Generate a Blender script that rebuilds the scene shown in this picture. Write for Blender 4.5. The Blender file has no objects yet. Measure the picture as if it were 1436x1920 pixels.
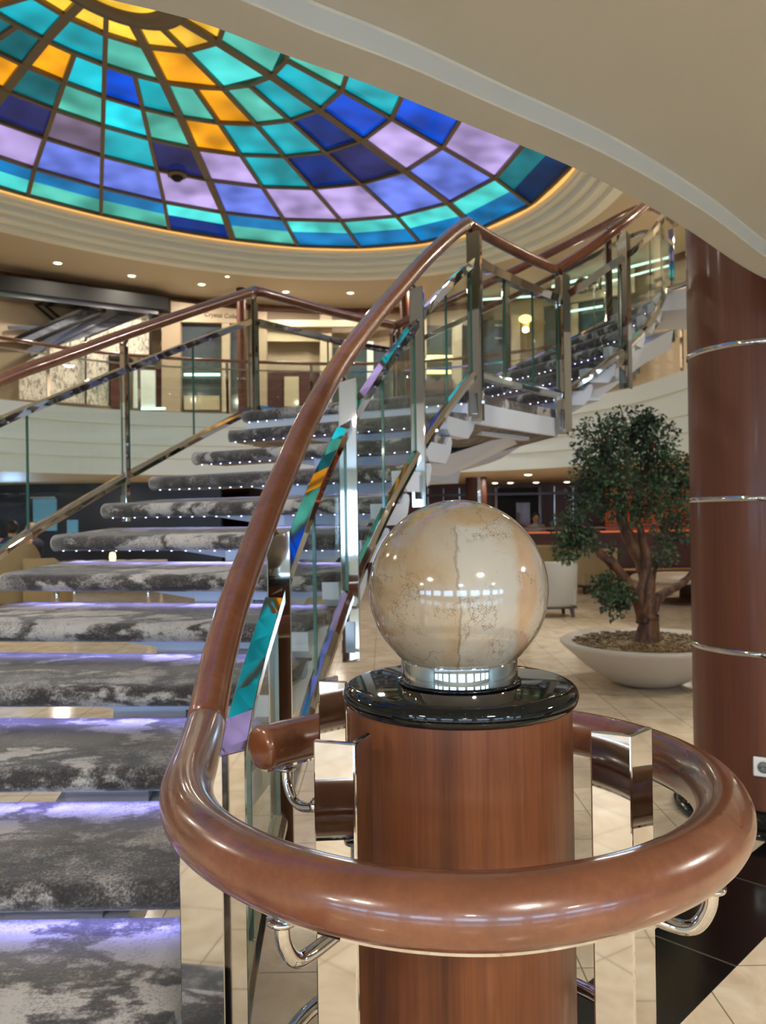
import bpy, math, random
import numpy as np
from mathutils import Vector, Matrix
random.seed(7)
C = bpy.context.scene.collection
PI = math.pi
EYE = 1.5
F = 1520.0
PITCH = math.atan(5 / F)
ROLL = 0.015
_F = Vector((0, math.cos(PITCH), math.sin(PITCH)))
_R0 = Vector((1, 0, 0)); _U0 = Vector((0, -math.sin(PITCH), math.cos(PITCH)))
_R = math.cos(ROLL) * _R0 - math.sin(ROLL) * _U0
_U = math.sin(ROLL) * _R0 + math.cos(ROLL) * _U0

def ray(px, py):
    return _F + _R * ((px - 718) / F) + _U * ((960 - py) / F)
def at_y(px, py, y):            # measured point at ground distance y
    d = ray(px, py); return Vector((0, 0, EYE)) + d * (y / d.y)
def at_h(px, py, h):            # measured point at height h above the floor
    d = ray(px, py); return Vector((0, 0, EYE)) + d * ((h - EYE) / d.z)

# ------------------------------------------------------------------ materials
def lin(c):
    return tuple((v / 12.92 if v <= .04045 else ((v + .055) / 1.055) ** 2.4) for v in c)
def newmat(name):
    m = bpy.data.materials.new(name); m.use_nodes = True
    nt = m.node_tree; b = nt.nodes['Principled BSDF']
    return m, nt, b
def N(nt, t, **kw):
    n = nt.nodes.new(t)
    for k, v in kw.items():
        if k in n.inputs: n.inputs[k].default_value = v
        else: setattr(n, k, v)
    return n
def mat(name, col, rough=.5, metal=0, coat=0, emit=None, es=0, bump=0, bscale=200):
    m, nt, b = newmat(name)
    b.inputs['Base Color'].default_value = (*lin(col), 1)
    b.inputs['Roughness'].default_value = rough
    b.inputs['Metallic'].default_value = metal
    b.inputs['Coat Weight'].default_value = coat
    b.inputs['Coat Roughness'].default_value = .05
    if emit:
        b.inputs['Emission Color'].default_value = (*lin(emit), 1)
        b.inputs['Emission Strength'].default_value = es
    tc = N(nt, 'ShaderNodeTexCoord'); nz = N(nt, 'ShaderNodeTexNoise', Scale=bscale, Detail=3.0)
    nt.links.new(tc.outputs['Object'], nz.inputs['Vector'])
    if bump:
        bp = N(nt, 'ShaderNodeBump', Strength=bump, Distance=.002)
        nt.links.new(nz.outputs['Fac'], bp.inputs['Height']); nt.links.new(bp.outputs['Normal'], b.inputs['Normal'])
    else:   # faint wear in the gloss
        mr = N(nt, 'ShaderNodeMapRange'); mr.inputs['To Min'].default_value = max(0, rough - .02); mr.inputs['To Max'].default_value = rough + .02
        nz.inputs['Scale'].default_value = 8
        nt.links.new(nz.outputs['Fac'], mr.inputs['Value']); nt.links.new(mr.outputs['Result'], b.inputs['Roughness'])
    return m
def ramp(nt, stops, inter='LINEAR'):
    r = N(nt, 'ShaderNodeValToRGB'); cr = r.color_ramp; cr.interpolation = inter
    while len(cr.elements) < len(stops): cr.elements.new(.5)
    for e, (p, c) in zip(cr.elements, stops):
        e.position = p; e.color = (*lin(c), 1)
    return r
def wood(name, c0, c1, c2, rough=.3, coat=.5, scale=(9, 9, .5)):
    m, nt, b = newmat(name)
    tc = N(nt, 'ShaderNodeTexCoord'); mp = N(nt, 'ShaderNodeMapping'); mp.inputs['Scale'].default_value = scale
    nt.links.new(tc.outputs['Object'], mp.inputs['Vector'])
    n1 = N(nt, 'ShaderNodeTexNoise', Scale=1.1, Detail=6.0, Roughness=.55, Distortion=.6)
    n2 = N(nt, 'ShaderNodeTexNoise', Scale=14.0, Detail=4.0, Roughness=.7)
    for n in (n1, n2): nt.links.new(mp.outputs['Vector'], n.inputs['Vector'])
    mx = N(nt, 'ShaderNodeMix', data_type='FLOAT'); mx.inputs[0].default_value = .25
    nt.links.new(n1.outputs['Fac'], mx.inputs[2]); nt.links.new(n2.outputs['Fac'], mx.inputs[3])
    r = ramp(nt, [(.3, c0), (.5, c1), (.7, c2)])
    nt.links.new(mx.outputs[0], r.inputs['Fac']); nt.links.new(r.outputs['Color'], b.inputs['Base Color'])
    b.inputs['Roughness'].default_value = rough; b.inputs['Coat Weight'].default_value = coat; b.inputs['Coat Roughness'].default_value = .12
    return m
M = {}
M['wood'] = wood('walnut_veneer', (.24, .12, .062), (.40, .22, .12), (.53, .32, .19), .42, .06, (13, 13, .45))
M['column_wood'] = wood('mahogany_veneer', (.29, .16, .105), (.38, .22, .15), (.45, .28, .195), .4, .1, (7, 7, .25))
for k_ in ('wood', 'column_wood'): M[k_].node_tree.nodes['Principled BSDF'].inputs['Specular IOR Level'].default_value = .28
M['dark_wood'] = wood('dark_panel', (.19, .075, .045), (.29, .125, .08), (.38, .18, .115), .5, 0, (2, 2, .4))
M['trim_wood'] = wood('trim_wood', (.3, .17, .11), (.42, .25, .17), (.5, .32, .22), .35, .2)
def rail_wood():
    m = wood('lacquered_handrail', (.37, .21, .135), (.46, .27, .175), (.53, .335, .225), .25, .6, (5, 5, 5))
    nt = m.node_tree; b = nt.nodes['Principled BSDF']
    tc = N(nt, 'ShaderNodeTexCoord'); nz = N(nt, 'ShaderNodeTexNoise', Scale=60.0, Detail=5.0)
    nt.links.new(tc.outputs['Object'], nz.inputs['Vector'])
    bp = N(nt, 'ShaderNodeBump', Strength=.06, Distance=.003); nt.links.new(nz.outputs['Fac'], bp.inputs['Height'])
    nt.links.new(bp.outputs['Normal'], b.inputs['Normal']); b.inputs['Coat Roughness'].default_value = .08
    return m
M['rail'] = rail_wood()
M['chrome'] = mat('polished_chrome', (.80, .79, .78), .035, 1)
M['steel'] = mat('brushed_steel', (.62, .62, .62), .25, 1)
M['cream'] = mat('cream_paint', (.87, .89, .86), .45)
M['ceil'] = mat('ceiling_paint', (.72, .68, .60), .5)
M['soffit'] = mat('soffit_paint', (.70, .70, .67), .5, bump=.05, bscale=300)
M['soffit_low'] = mat('lower_ceiling_paint', (.90, .82, .70), .5)
M['tan'] = mat('tan_wall_panel', (.66, .58, .48), .5)
M['tan2'] = mat('beige_wall_panel', (.75, .68, .58), .5)
M['white_steel'] = mat('white_painted_steel', (.80, .83, .88), .35, coat=.2)
M['black'] = mat('black_paint', (.045, .04, .035), .8)
M['navy'] = mat('navy_wall', (.07, .07, .12), .4)
M['underside'] = None
M['plastic_white'] = mat('white_plastic', (.88, .88, .86), .35)
M['plastic_grey'] = mat('grey_plastic', (.45, .45, .44), .4)
M['skin'] = mat('skin', (.76, .56, .45), .5)
M['hair_dark'] = mat('dark_hair', (.16, .12, .10), .6, bump=.3)
M['hair_blond'] = mat('blond_hair', (.58, .47, .33), .6, bump=.3)
M['shirt_blue'] = mat('blue_cloth', (.12, .16, .40), .8, bump=.2)
M['shirt_dark'] = mat('dark_cloth', (.13, .14, .20), .8, bump=.2)
M['shirt_light'] = mat('light_cloth', (.70, .70, .68), .8, bump=.2)
M['chair_tan'] = mat('mustard_upholstery', (.60, .52, .37), .8, bump=.2)
M['chair_grey'] = mat('pale_grey_velvet', (.68, .67, .64), .8, bump=.2)
M['gold'] = mat('gilded_strip', (.95, .78, .50), .3, .6)
M['cove'] = mat('amber_cove_light', (.95, .75, .45), .4, emit=(1, .74, .40), es=.55)
M['rib'] = mat('bronze_rib', (.42, .37, .29), .4, .35)
M['lamp'] = mat('lamp_lens', (1, .95, .8), .4, emit=(1, .93, .76), es=5)
M['led'] = mat('led_lens', (.9, .9, 1), .3, emit=(.8, .82, 1), es=4)
M['linear'] = mat('linear_lamp', (.9, 1, .95), .3, emit=(.80, 1, .93), es=1.1)
M['screen'] = mat('lit_blue_panel', (.2, .5, .6), .3, emit=(.40, .54, .62), es=.24)
M['window'] = mat('daylit_window', (.8, .88, 1), .3, emit=(.70, .85, 1), es=7.5)
M['lit_case'] = mat('lit_display', (1, .9, .6), .3, emit=(1, .88, .55), es=1.6)
M['dark_glass'] = mat('shop_glass', (.30, .33, .33), .08, 0, .6)
M['warm_shop'] = mat('shop_interior', (.72, .66, .54), .4, coat=.3)
M['letters'] = mat('bronze_letters', (.30, .25, .19), .35, .5)
M['bowl'] = mat('pale_stone_bowl', (.74, .71, .66), .55, bump=.1, bscale=80)
M['leg_wood'] = mat('chair_leg_wood', (.24, .13, .09), .35)
M['bark'] = None

def granite():
    m, nt, b = newmat('black_granite')
    tc = N(nt, 'ShaderNodeTexCoord'); n = N(nt, 'ShaderNodeTexNoise', Scale=350.0, Detail=2.0)
    nt.links.new(tc.outputs['Object'], n.inputs['Vector'])
    r = ramp(nt, [(.55, (.045, .05, .05)), (.75, (.13, .14, .14))])
    nt.links.new(n.outputs['Fac'], r.inputs['Fac']); nt.links.new(r.outputs['Color'], b.inputs['Base Color'])
    b.inputs['Roughness'].default_value = .045; b.inputs['Specular IOR Level'].default_value = .42
    return m
M['granite'] = granite()

def marble():
    m, nt, b = newmat('veined_beige_marble'); L = nt.links
    tc = N(nt, 'ShaderNodeTexCoord')
    big = N(nt, 'ShaderNodeTexNoise', Scale=6.0, Detail=5.0, Roughness=.6, Distortion=1.2)
    L.new(tc.outputs['Object'], big.inputs['Vector'])
    r = ramp(nt, [(.34, (.62, .48, .33)), (.43, (.70, .61, .48)), (.52, (.73, .69, .62)), (.64, (.70, .68, .63)), (.74, (.72, .60, .45))])
    L.new(big.outputs['Fac'], r.inputs['Fac'])
    # fracture veins
    d = N(nt, 'ShaderNodeTexNoise', Scale=9.0, Detail=6.0, Roughness=.65)
    L.new(tc.outputs['Object'], d.inputs['Vector'])
    mix = N(nt, 'ShaderNodeMix', data_type='RGBA', blend_type='LINEAR_LIGHT'); mix.inputs[0].default_value = .10
    L.new(tc.outputs['Object'], mix.inputs[6]); L.new(d.outputs['Color'], mix.inputs[7])
    def vein(scale, w, seed):
        v = N(nt, 'ShaderNodeTexVoronoi', feature='DISTANCE_TO_EDGE', Scale=scale)
        mp = N(nt, 'ShaderNodeMapping'); mp.inputs['Location'].default_value = (seed, seed * 2, seed * .5)
        L.new(mix.outputs[2], mp.inputs['Vector']); L.new(mp.outputs['Vector'], v.inputs['Vector'])
        mr = N(nt, 'ShaderNodeMapRange'); mr.inputs['From Min'].default_value = 0; mr.inputs['From Max'].default_value = w
        mr.inputs['To Min'].default_value = 1; mr.inputs['To Max'].default_value = 0
        L.new(v.outputs['Distance'], mr.inputs['Value']); return mr
    v1 = vein(9, .016, 3.1); v2 = vein(19, .02, 7.7)
    brk = N(nt, 'ShaderNodeTexNoise', Scale=14.0, Detail=3.0); L.new(tc.outputs['Object'], brk.inputs['Vector'])
    bm = N(nt, 'ShaderNodeMapRange'); bm.inputs['From Min'].default_value = .43; bm.inputs['From Max'].default_value = .55
    L.new(brk.outputs['Fac'], bm.inputs['Value'])
    def mul(a, bb, k=None):
        n = N(nt, 'ShaderNodeMath', operation='MULTIPLY'); L.new(a, n.inputs[0])
        if k is None: L.new(bb, n.inputs[1])
        else: n.inputs[1].default_value = k
        return n.outputs[0]
    a1 = mul(mul(v1.outputs['Result'], bm.outputs['Result']), None, .7)
    a2 = mul(mul(v2.outputs['Result'], bm.outputs['Result']), None, .5)
    ad = N(nt, 'ShaderNodeMath', operation='MAXIMUM'); L.new(a1, ad.inputs[0]); L.new(a2, ad.inputs[1])
    c1 = N(nt, 'ShaderNodeMix', data_type='RGBA'); L.new(ad.outputs[0], c1.inputs[0]); L.new(r.outputs['Color'], c1.inputs[6])
    c1.inputs[7].default_value = (*lin((.38, .30, .21)), 1)
    # ochre vertical bands
    wv = N(nt, 'ShaderNodeTexWave', Scale=2.3, Distortion=7.0, Detail=4.0); wv.inputs['Detail Scale'].default_value = 2.5
    L.new(tc.outputs['Object'], wv.inputs['Vector'])
    wr = N(nt, 'ShaderNodeMapRange'); wr.inputs['From Min'].default_value = .72; wr.inputs['From Max'].default_value = .95; wr.inputs['To Max'].default_value = .55
    L.new(wv.outputs['Fac'], wr.inputs['Value'])
    # the stone's large patches: tan, grey-cream, ochre band
    so = N(nt, 'ShaderNodeSeparateXYZ'); wob = N(nt, 'ShaderNodeMix', data_type='RGBA', blend_type='LINEAR_LIGHT'); wob.inputs[0].default_value = .022
    L.new(tc.outputs['Object'], wob.inputs[6]); L.new(d.outputs['Color'], wob.inputs[7]); L.new(wob.outputs[2], so.inputs[0])
    px_ = N(nt, 'ShaderNodeMapRange'); px_.inputs['From Min'].default_value = -.14; px_.inputs['From Max'].default_value = .14; L.new(so.outputs[0], px_.inputs['Value'])
    pr = ramp(nt, [(.0, (.58, .49, .37)), (.25, (.64, .55, .43)), (.452, (.68, .60, .49)), (.463, (.42, .34, .25)), (.474, (.74, .71, .65)), (.76, (.73, .70, .65)), (.79, (.72, .56, .40)), (.86, (.74, .60, .46)), (.89, (.70, .66, .59)), (1, (.62, .57, .49))])
    L.new(px_.outputs['Result'], pr.inputs['Fac'])
    pz_ = N(nt, 'ShaderNodeMapRange'); pz_.inputs['From Min'].default_value = .238; pz_.inputs['From Max'].default_value = .246; L.new(so.outputs[2], pz_.inputs['Value'])
    c0 = N(nt, 'ShaderNodeMix', data_type='RGBA'); L.new(pz_.outputs['Result'], c0.inputs[0]); L.new(pr.outputs['Color'], c0.inputs[6]); c0.inputs[7].default_value = (*lin((.70, .57, .40)), 1)
    c00 = N(nt, 'ShaderNodeMix', data_type='RGBA'); c00.inputs[0].default_value = .38; L.new(c0.outputs[2], c00.inputs[6]); L.new(r.outputs['Color'], c00.inputs[7])
    L.new(c00.outputs[2], c1.inputs[6])
    dk = N(nt, 'ShaderNodeMix', data_type='RGBA', blend_type='MULTIPLY'); dk.inputs[0].default_value = 1; L.new(c1.outputs[2], dk.inputs[6]); dk.inputs[7].default_value = (.83, .83, .83, 1)
    L.new(dk.outputs[2], b.inputs['Base Color'])
    b.inputs['Roughness'].default_value = .1; b.inputs['Coat Weight'].default_value = .6; b.inputs['Coat Roughness'].default_value = .03
    return m
M['marble'] = marble()

def carpet():
    m, nt, b = newmat('patterned_carpet'); L = nt.links
    tc = N(nt, 'ShaderNodeTexCoord'); mp = N(nt, 'ShaderNodeMapping'); mp.inputs['Scale'].default_value = (1.0, 1.9, 1.9)
    L.new(tc.outputs['Object'], mp.inputs['Vector'])
    d = N(nt, 'ShaderNodeTexNoise', Scale=3.0, Detail=4.0, Roughness=.6); L.new(mp.outputs['Vector'], d.inputs['Vector'])
    mix = N(nt, 'ShaderNodeMix', data_type='RGBA', blend_type='LINEAR_LIGHT'); mix.inputs[0].default_value = .35
    L.new(mp.outputs['Vector'], mix.inputs[6]); L.new(d.outputs['Color'], mix.inputs[7])
    v = N(nt, 'ShaderNodeTexVoronoi', feature='DISTANCE_TO_EDGE', Scale=3.0); L.new(mix.outputs[2], v.inputs['Vector'])
    v2 = N(nt, 'ShaderNodeTexVoronoi', feature='F1', Scale=3.0); L.new(mix.outputs[2], v2.inputs['Vector'])
    sep = N(nt, 'ShaderNodeSeparateColor'); L.new(v2.outputs['Color'], sep.inputs[0])
    fine = N(nt, 'ShaderNodeTexNoise', Scale=130.0, Detail=3.0, Roughness=.7); L.new(tc.outputs['Object'], fine.inputs['Vector'])
    med = N(nt, 'ShaderNodeTexNoise', Scale=11.0, Detail=5.0, Roughness=.7); L.new(tc.outputs['Object'], med.inputs['Vector'])
    def madd(a, k, c):
        n = N(nt, 'ShaderNodeMath', operation='MULTIPLY_ADD'); L.new(a, n.inputs[0]); n.inputs[1].default_value = k
        if isinstance(c, float): n.inputs[2].default_value = c
        else: L.new(c, n.inputs[2])
        return n.outputs[0]
    e = N(nt, 'ShaderNodeMapRange'); e.inputs['From Min'].default_value = .02; e.inputs['From Max'].default_value = .16
    L.new(v.outputs['Distance'], e.inputs['Value'])
    tone = N(nt, 'ShaderNodeMath', operation='MULTIPLY'); 
    cr = N(nt, 'ShaderNodeMapRange'); cr.inputs['To Min'].default_value = .12; cr.inputs['To Max'].default_value = 1.0
    cr.inputs['From Min'].default_value = .2; cr.inputs['From Max'].default_value = .7
    L.new(sep.outputs[0], cr.inputs['Value'])
    L.new(e.outputs['Result'], tone.inputs[0]); L.new(cr.outputs['Result'], tone.inputs[1])
    s = madd(tone.outputs[0], .44, -.55); s = madd(fine.outputs['Fac'], .85, s); s = madd(med.outputs['Fac'], .75, s)
    r = ramp(nt, [(.15, (.17, .155, .155)), (.33, (.27, .25, .245)), (.48, (.46, .44, .43)), (.70, (.69, .67, .65))])
    L.new(s, r.inputs['Fac']); L.new(r.outputs['Color'], b.inputs['Base Color'])
    b.inputs['Roughness'].default_value = .95; b.inputs['Sheen Weight'].default_value = .3
    bp = N(nt, 'ShaderNodeBump', Strength=.5, Distance=.003); L.new(fine.outputs['Fac'], bp.inputs['Height']); L.new(bp.outputs['Normal'], b.inputs['Normal'])
    return m
M['carpet'] = carpet()

def floor_mat():
    m, nt, b = newmat('floor_tiles'); L = nt.links
    tc = N(nt, 'ShaderNodeTexCoord'); sp = N(nt, 'ShaderNodeSeparateXYZ'); L.new(tc.outputs['Object'], sp.inputs[0])
    def math_(op, a, bb=None):
        n = N(nt, 'ShaderNodeMath', operation=op)
        for i, q in enumerate((a, bb)):
            if q is None: continue
            if isinstance(q, (int, float)): n.inputs[i].default_value = q
            else: L.new(q, n.inputs[i])
        return n.outputs[0]
    X, Y = sp.outputs[0], sp.outputs[1]
    def line(co, step, off, w):      # 1 on the joint, 0 in the tile
        t = math_('FRACT', math_('DIVIDE', math_('SUBTRACT', co, off), step))
        t = math_('ABSOLUTE', math_('SUBTRACT', t, .5))
        return math_('GREATER_THAN', t, .5 - w / step / 2)
    j = math_('MAXIMUM', line(X, .37, 1.37, .005), line(Y, .35, .22, .005))
    D = math_('MULTIPLY', math_('SUBTRACT', X, Y), .7071); S = math_('MULTIPLY', math_('ADD', X, Y), .7071)
    inb = math_('MULTIPLY', math_('GREATER_THAN', D, -1.385), math_('LESS_THAN', D, -1.08))
    jb = math_('MAXIMUM', line(S, .65, 2.69, .006), 0.0)
    n1 = N(nt, 'ShaderNodeTexNoise', Scale=5.0, Detail=6.0, Roughness=.6, Distortion=.8); L.new(tc.outputs['Object'], n1.inputs['Vector'])
    cream = ramp(nt, [(.3, (.80, .72, .60)), (.55, (.89, .82, .71)), (.75, (.93, .88, .79))]); L.new(n1.outputs['Fac'], cream.inputs['Fac'])
    def mixc(f, a, c):
        n = N(nt, 'ShaderNodeMix', data_type='RGBA'); L.new(f, n.inputs[0])
        for i, q in ((6, a), (7, c)):
            if isinstance(q, tuple): n.inputs[i].default_value = (*lin(q), 1)
            else: L.new(q, n.inputs[i])
        return n.outputs[2]
    base = mixc(j, cream.outputs['Color'], (.52, .47, .38))
    blk = mixc(jb, (.06, .055, .055), (.38, .37, .34))
    L.new(mixc(inb, base, blk), b.inputs['Base Color'])
    b.inputs['Roughness'].default_value = .13; b.inputs['Specular IOR Level'].default_value = .5
    return m
M['floor'] = floor_mat()

def glass_mat(name, tint, refl=1.45):
    m = bpy.data.materials.new(name); m.use_nodes = True; nt = m.node_tree; nt.nodes.clear()
    o = N(nt, 'ShaderNodeOutputMaterial'); t = N(nt, 'ShaderNodeBsdfTransparent'); t.inputs[0].default_value = (*tint, 1)
    g = N(nt, 'ShaderNodeBsdfGlossy'); g.inputs['Roughness'].default_value = .01
    f = N(nt, 'ShaderNodeLayerWeight', Blend=.5); mx = N(nt, 'ShaderNodeMixShader')
    pw = N(nt, 'ShaderNodeMath', operation='POWER'); pw.inputs[1].default_value = 4.0; nt.links.new(f.outputs['Facing'], pw.inputs[0])
    ma = N(nt, 'ShaderNodeMath', operation='MULTIPLY_ADD'); ma.inputs[1].default_value = .45; ma.inputs[2].default_value = .035; nt.links.new(pw.outputs[0], ma.inputs[0])
    nt.links.new(ma.outputs[0], mx.inputs[0]); nt.links.new(t.outputs[0], mx.inputs[1]); nt.links.new(g.outputs[0], mx.inputs[2]); nt.links.new(mx.outputs[0], o.inputs[0])
    return m
M['glass'] = glass_mat('clear_glass', (.93, .97, .95))
M['glass_edge'] = mat('green_glass_edge', (.22, .40, .36), .15, coat=.5)

def dome_mat(name, col, s):
    m, nt, b = newmat(name); L = nt.links
    b.inputs['Base Color'].default_value = (*[v * .10 for v in lin(col)], 1); b.inputs['Roughness'].default_value = .15; b.inputs['Specular IOR Level'].default_value = .12
    b.inputs['Emission Color'].default_value = (*lin(col), 1)
    tc = N(nt, 'ShaderNodeTexCoord'); n = N(nt, 'ShaderNodeTexNoise', Scale=2.1, Detail=1.0); L.new(tc.outputs['Object'], n.inputs['Vector'])
    mr = N(nt, 'ShaderNodeMapRange'); mr.inputs['From Min'].default_value = .3; mr.inputs['From Max'].default_value = .7
    mr.inputs['To Min'].default_value = .40 * s; mr.inputs['To Max'].default_value = .98 * s
    L.new(n.outputs['Fac'], mr.inputs['Value']); L.new(mr.outputs['Result'], b.inputs['Emission Strength'])
    return m
DC = {'O': ((.95, .63, .10), .9), 'Y': ((1, .78, .25), .95), 'T': ((.08, .66, .73), .8), 'G': ((.34, .76, .69), .75),
      'C': ((.12, .80, .88), .95), 'B': ((.0, .31, .86), .8), 'D': ((.0, .18, .50), .8), 'N': ((.13, .16, .38), .8),
      'V': ((.70, .62, .85), .85), 'P': ((.42, .50, .90), .85), 'K': ((.09, .42, .46), .8), 'M': ((.47, .41, .52), .8),
      'b': ((.05, .45, .70), .85), 'c': ((.30, .84, .82), .9), 'k': ((.03, .17, .33), .8)}
M['dome'] = {k: dome_mat('backlit_glass_' + w, *DC[k]) for k, w in zip(DC, 'orange amber teal seafoam cyan royal deep navy lavender periwinkle darkteal mauve azure aqua ink'.split())}

def patterned(name, c0, c1, scale=(6, 6, 1.5), s=.5, thr=.5):
    m, nt, b = newmat(name); L = nt.links
    tc = N(nt, 'ShaderNodeTexCoord'); mp = N(nt, 'ShaderNodeMapping'); mp.inputs['Scale'].default_value = scale; L.new(tc.outputs['Object'], mp.inputs['Vector'])
    n = N(nt, 'ShaderNodeTexNoise', Scale=1.5, Detail=6.0, Roughness=.7, Distortion=1.0); L.new(mp.outputs['Vector'], n.inputs['Vector'])
    r = ramp(nt, [(thr - .1, c0), (thr + .08, c1)]); L.new(n.outputs['Fac'], r.inputs['Fac']); L.new(r.outputs['Color'], b.inputs['Base Color'])
    if s:
        L.new(r.outputs['Color'], b.inputs['Emission Color']); b.inputs['Emission Strength'].default_value = s
    b.inputs['Roughness'].default_value = .6
    return m
M['art'] = patterned('backlit_speckled_stone', (.33, .29, .26), (.82, .78, .70), (13, 13, 5), .16, .46)
M['underside'] = patterned('grey_marbled_underside', (.34, .31, .29), (.50, .46, .42), (3, 3, 3), 0)
M['bark'] = patterned('brown_bark', (.20, .12, .09), (.44, .29, .19), (9, 9, 3), 0, .5)
M['chips'] = patterned('bark_chips', (.26, .20, .12), (.60, .50, .33), (22, 22, 22), 0, .5)
M['escal'] = patterned('grey_satin_metal', (.30, .31, .34), (.50, .52, .58), (1, 1, 4), 0, .5)
def leaf_mat():
    m, nt, b = newmat('ficus_leaf'); L = nt.links
    oi = N(nt, 'ShaderNodeTexCoord'); n = N(nt, 'ShaderNodeTexNoise', Scale=7.0, Detail=2.0); L.new(oi.outputs['Object'], n.inputs['Vector'])
    r = ramp(nt, [(.35, (.15, .22, .15)), (.55, (.27, .37, .25)), (.7, (.43, .52, .37))]); L.new(n.outputs['Fac'], r.inputs['Fac'])
    L.new(r.outputs['Color'], b.inputs['Base Color']); b.inputs['Roughness'].default_value = .45
    return m
M['leaf'] = leaf_mat()

# ------------------------------------------------------------------ mesh helpers
class MB:
    def __init__(s): s.v = []; s.f = []; s.sm = []
    def add(s, vs, fs, smooth=False):
        o = len(s.v); s.v += [Vector(v) for v in vs]; s.f += [[i + o for i in f] for f in fs]; s.sm += [smooth] * len(fs)
        return s
    def box(s, c, size, rot=None):
        hx, hy, hz = [q / 2 for q in size]; vs = []
        for x in (-hx, hx):
            for y in (-hy, hy):
                for z in (-hz, hz):
                    p = Vector((x, y, z))
                    if rot: p = rot @ p
                    vs.append(p + Vector(c))
        return s.add(vs, [(0, 1, 3, 2), (4, 6, 7, 5), (0, 4, 5, 1), (2, 3, 7, 6), (0, 2, 6, 4), (1, 5, 7, 3)])
    def beam(s, a, b, w, h, up=(0, 0, 1)):
        a, b, up = Vector(a), Vector(b), Vector(up); d = (b - a).normalized()
        r = d.cross(up).normalized(); u = r.cross(d)
        vs = [p + r * (sx * w / 2) + u * (sz * h / 2) for p in (a, b) for sx, sz in ((-1, -1), (1, -1), (1, 1), (-1, 1))]
        return s.add(vs, [(0, 3, 2, 1), (4, 5, 6, 7), (0, 1, 5, 4), (1, 2, 6, 5), (2, 3, 7, 6), (3, 0, 4, 7)])
    def quad_slab(s, p, t):          # four corners, thickness vector
        t = Vector(t); vs = [Vector(q) for q in p] + [Vector(q) + t for q in p]
        n = len(p); fs = [tuple(range(n))[::-1], tuple(range(n, 2 * n))] + [(i, (i + 1) % n, (i + 1) % n + n, i + n) for i in range(n)]
        return s.add(vs, fs)
    def sweep(s, path, prof, up=(0, 0, 1), closed=False, caps=True, smooth=True):
        # prof: list of (side, up) points; path list of Vector
        path = [Vector(p) for p in path]; n = len(path); k = len(prof); up = Vector(up); vs = []
        for i, p in enumerate(path):
            if closed: d = (path[(i + 1) % n] - path[i - 1]).normalized()
            else: d = (path[min(i + 1, n - 1)] - path[max(i - 1, 0)]).normalized()
            r = d.cross(up).normalized(); u = r.cross(d).normalized()
            vs += [p + r * a + u * b for a, b in prof]
        fs = []
        for i in range(n if closed else n - 1):
            j = (i + 1) % n
            fs += [(i * k + q, i * k + (q + 1) % k, j * k + (q + 1) % k, j * k + q) for q in range(k)]
        s.add(vs, fs, smooth)
        if caps and not closed:
            o = len(s.v) - len(vs)
            s.f += [[o + q for q in range(k)][::-1], [o + (n - 1) * k + q for q in range(k)]]; s.sm += [False, False]
        return s
    def tube(s, path, r, n=14, closed=False):
        rr = r if callable(r) else (lambda i: r)
        path = [Vector(p) for p in path]; m = len(path); vs = []; prev = None
        for i, p in enumerate(path):
            if closed: d = (path[(i + 1) % m] - path[i - 1]).normalized()
            else: d = (path[min(i + 1, m - 1)] - path[max(i - 1, 0)]).normalized()
            if prev is None: a = d.orthogonal().normalized()
            else: a = (prev - d * prev.dot(d)).normalized()
            prev = a; b = d.cross(a)
            vs += [p + (a * math.cos(2 * PI * q / n) + b * math.sin(2 * PI * q / n)) * rr(i) for q in range(n)]
        fs = []
        for i in range(m if closed else m - 1):
            j = (i + 1) % m
            fs += [(i * n + q, i * n + (q + 1) % n, j * n + (q + 1) % n, j * n + q) for q in range(n)]
        s.add(vs, fs, True)
        if not closed:
            o = len(s.v) - len(vs); s.f += [[o + q for q in range(n)][::-1], [o + (m - 1) * n + q for q in range(n)]]; s.sm += [True, True]
        return s
    def lathe(s, prof, c=(0, 0, 0), n=64, smooth=True):
        c = Vector(c); vs = []; k = len(prof)
        for i in range(n):
            a = 2 * PI * i / n
            vs += [c + Vector((r * math.cos(a), r * math.sin(a), z)) for r, z in prof]
        fs = [(i * k + q, ((i + 1) % n) * k + q, ((i + 1) % n) * k + q + 1, i * k + q + 1) for i in range(n) for q in range(k - 1)]
        return s.add(vs, fs, smooth)
    def ball(s, c, r, n=24, m=16, sc=(1, 1, 1)):
        prof = [(math.sin(PI * i / m) * r, -math.cos(PI * i / m) * r) for i in range(m + 1)]
        o = len(s.v); s.lathe(prof, (0, 0, 0), n)
        for i in range(o, len(s.v)):
            p = s.v[i]; s.v[i] = Vector((p.x * sc[0], p.y * sc[1], p.z * sc[2])) + Vector(c)
        return s
    def build(s, name, m, parent=None, bevel=0, bseg=2):
        me = bpy.data.meshes.new(name); off = Vector((0, 0, 0))
        if parent is not None: off = worldloc(parent)
        me.from_pydata([tuple(v - off) for v in s.v], [], s.f); me.materials.append(m)
        me.polygons.foreach_set('use_smooth', s.sm); me.update()
        o = bpy.data.objects.new(name, me); C.objects.link(o)
        if parent is not None: o.parent = parent
        if bevel:
            b = o.modifiers.new('bevel', 'BEVEL'); b.width = bevel; b.segments = bseg; b.limit_method = 'ANGLE'; b.angle_limit = .7
        return o
def worldloc(o):
    v = Vector(o.location)
    while o.parent is not None: o = o.parent; v += Vector(o.location)
    return v
def thing(name, label, cat, loc=(0, 0, 0), group=None):
    o = bpy.data.objects.new(name, None); C.objects.link(o); o.location = loc; o.empty_display_size = .1
    o['label'] = label; o['category'] = cat
    if group: o['group'] = group
    return o
def tag(o, label, cat, group=None):
    o['label'] = label; o['category'] = cat
    if group: o['group'] = group
    return o
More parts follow.
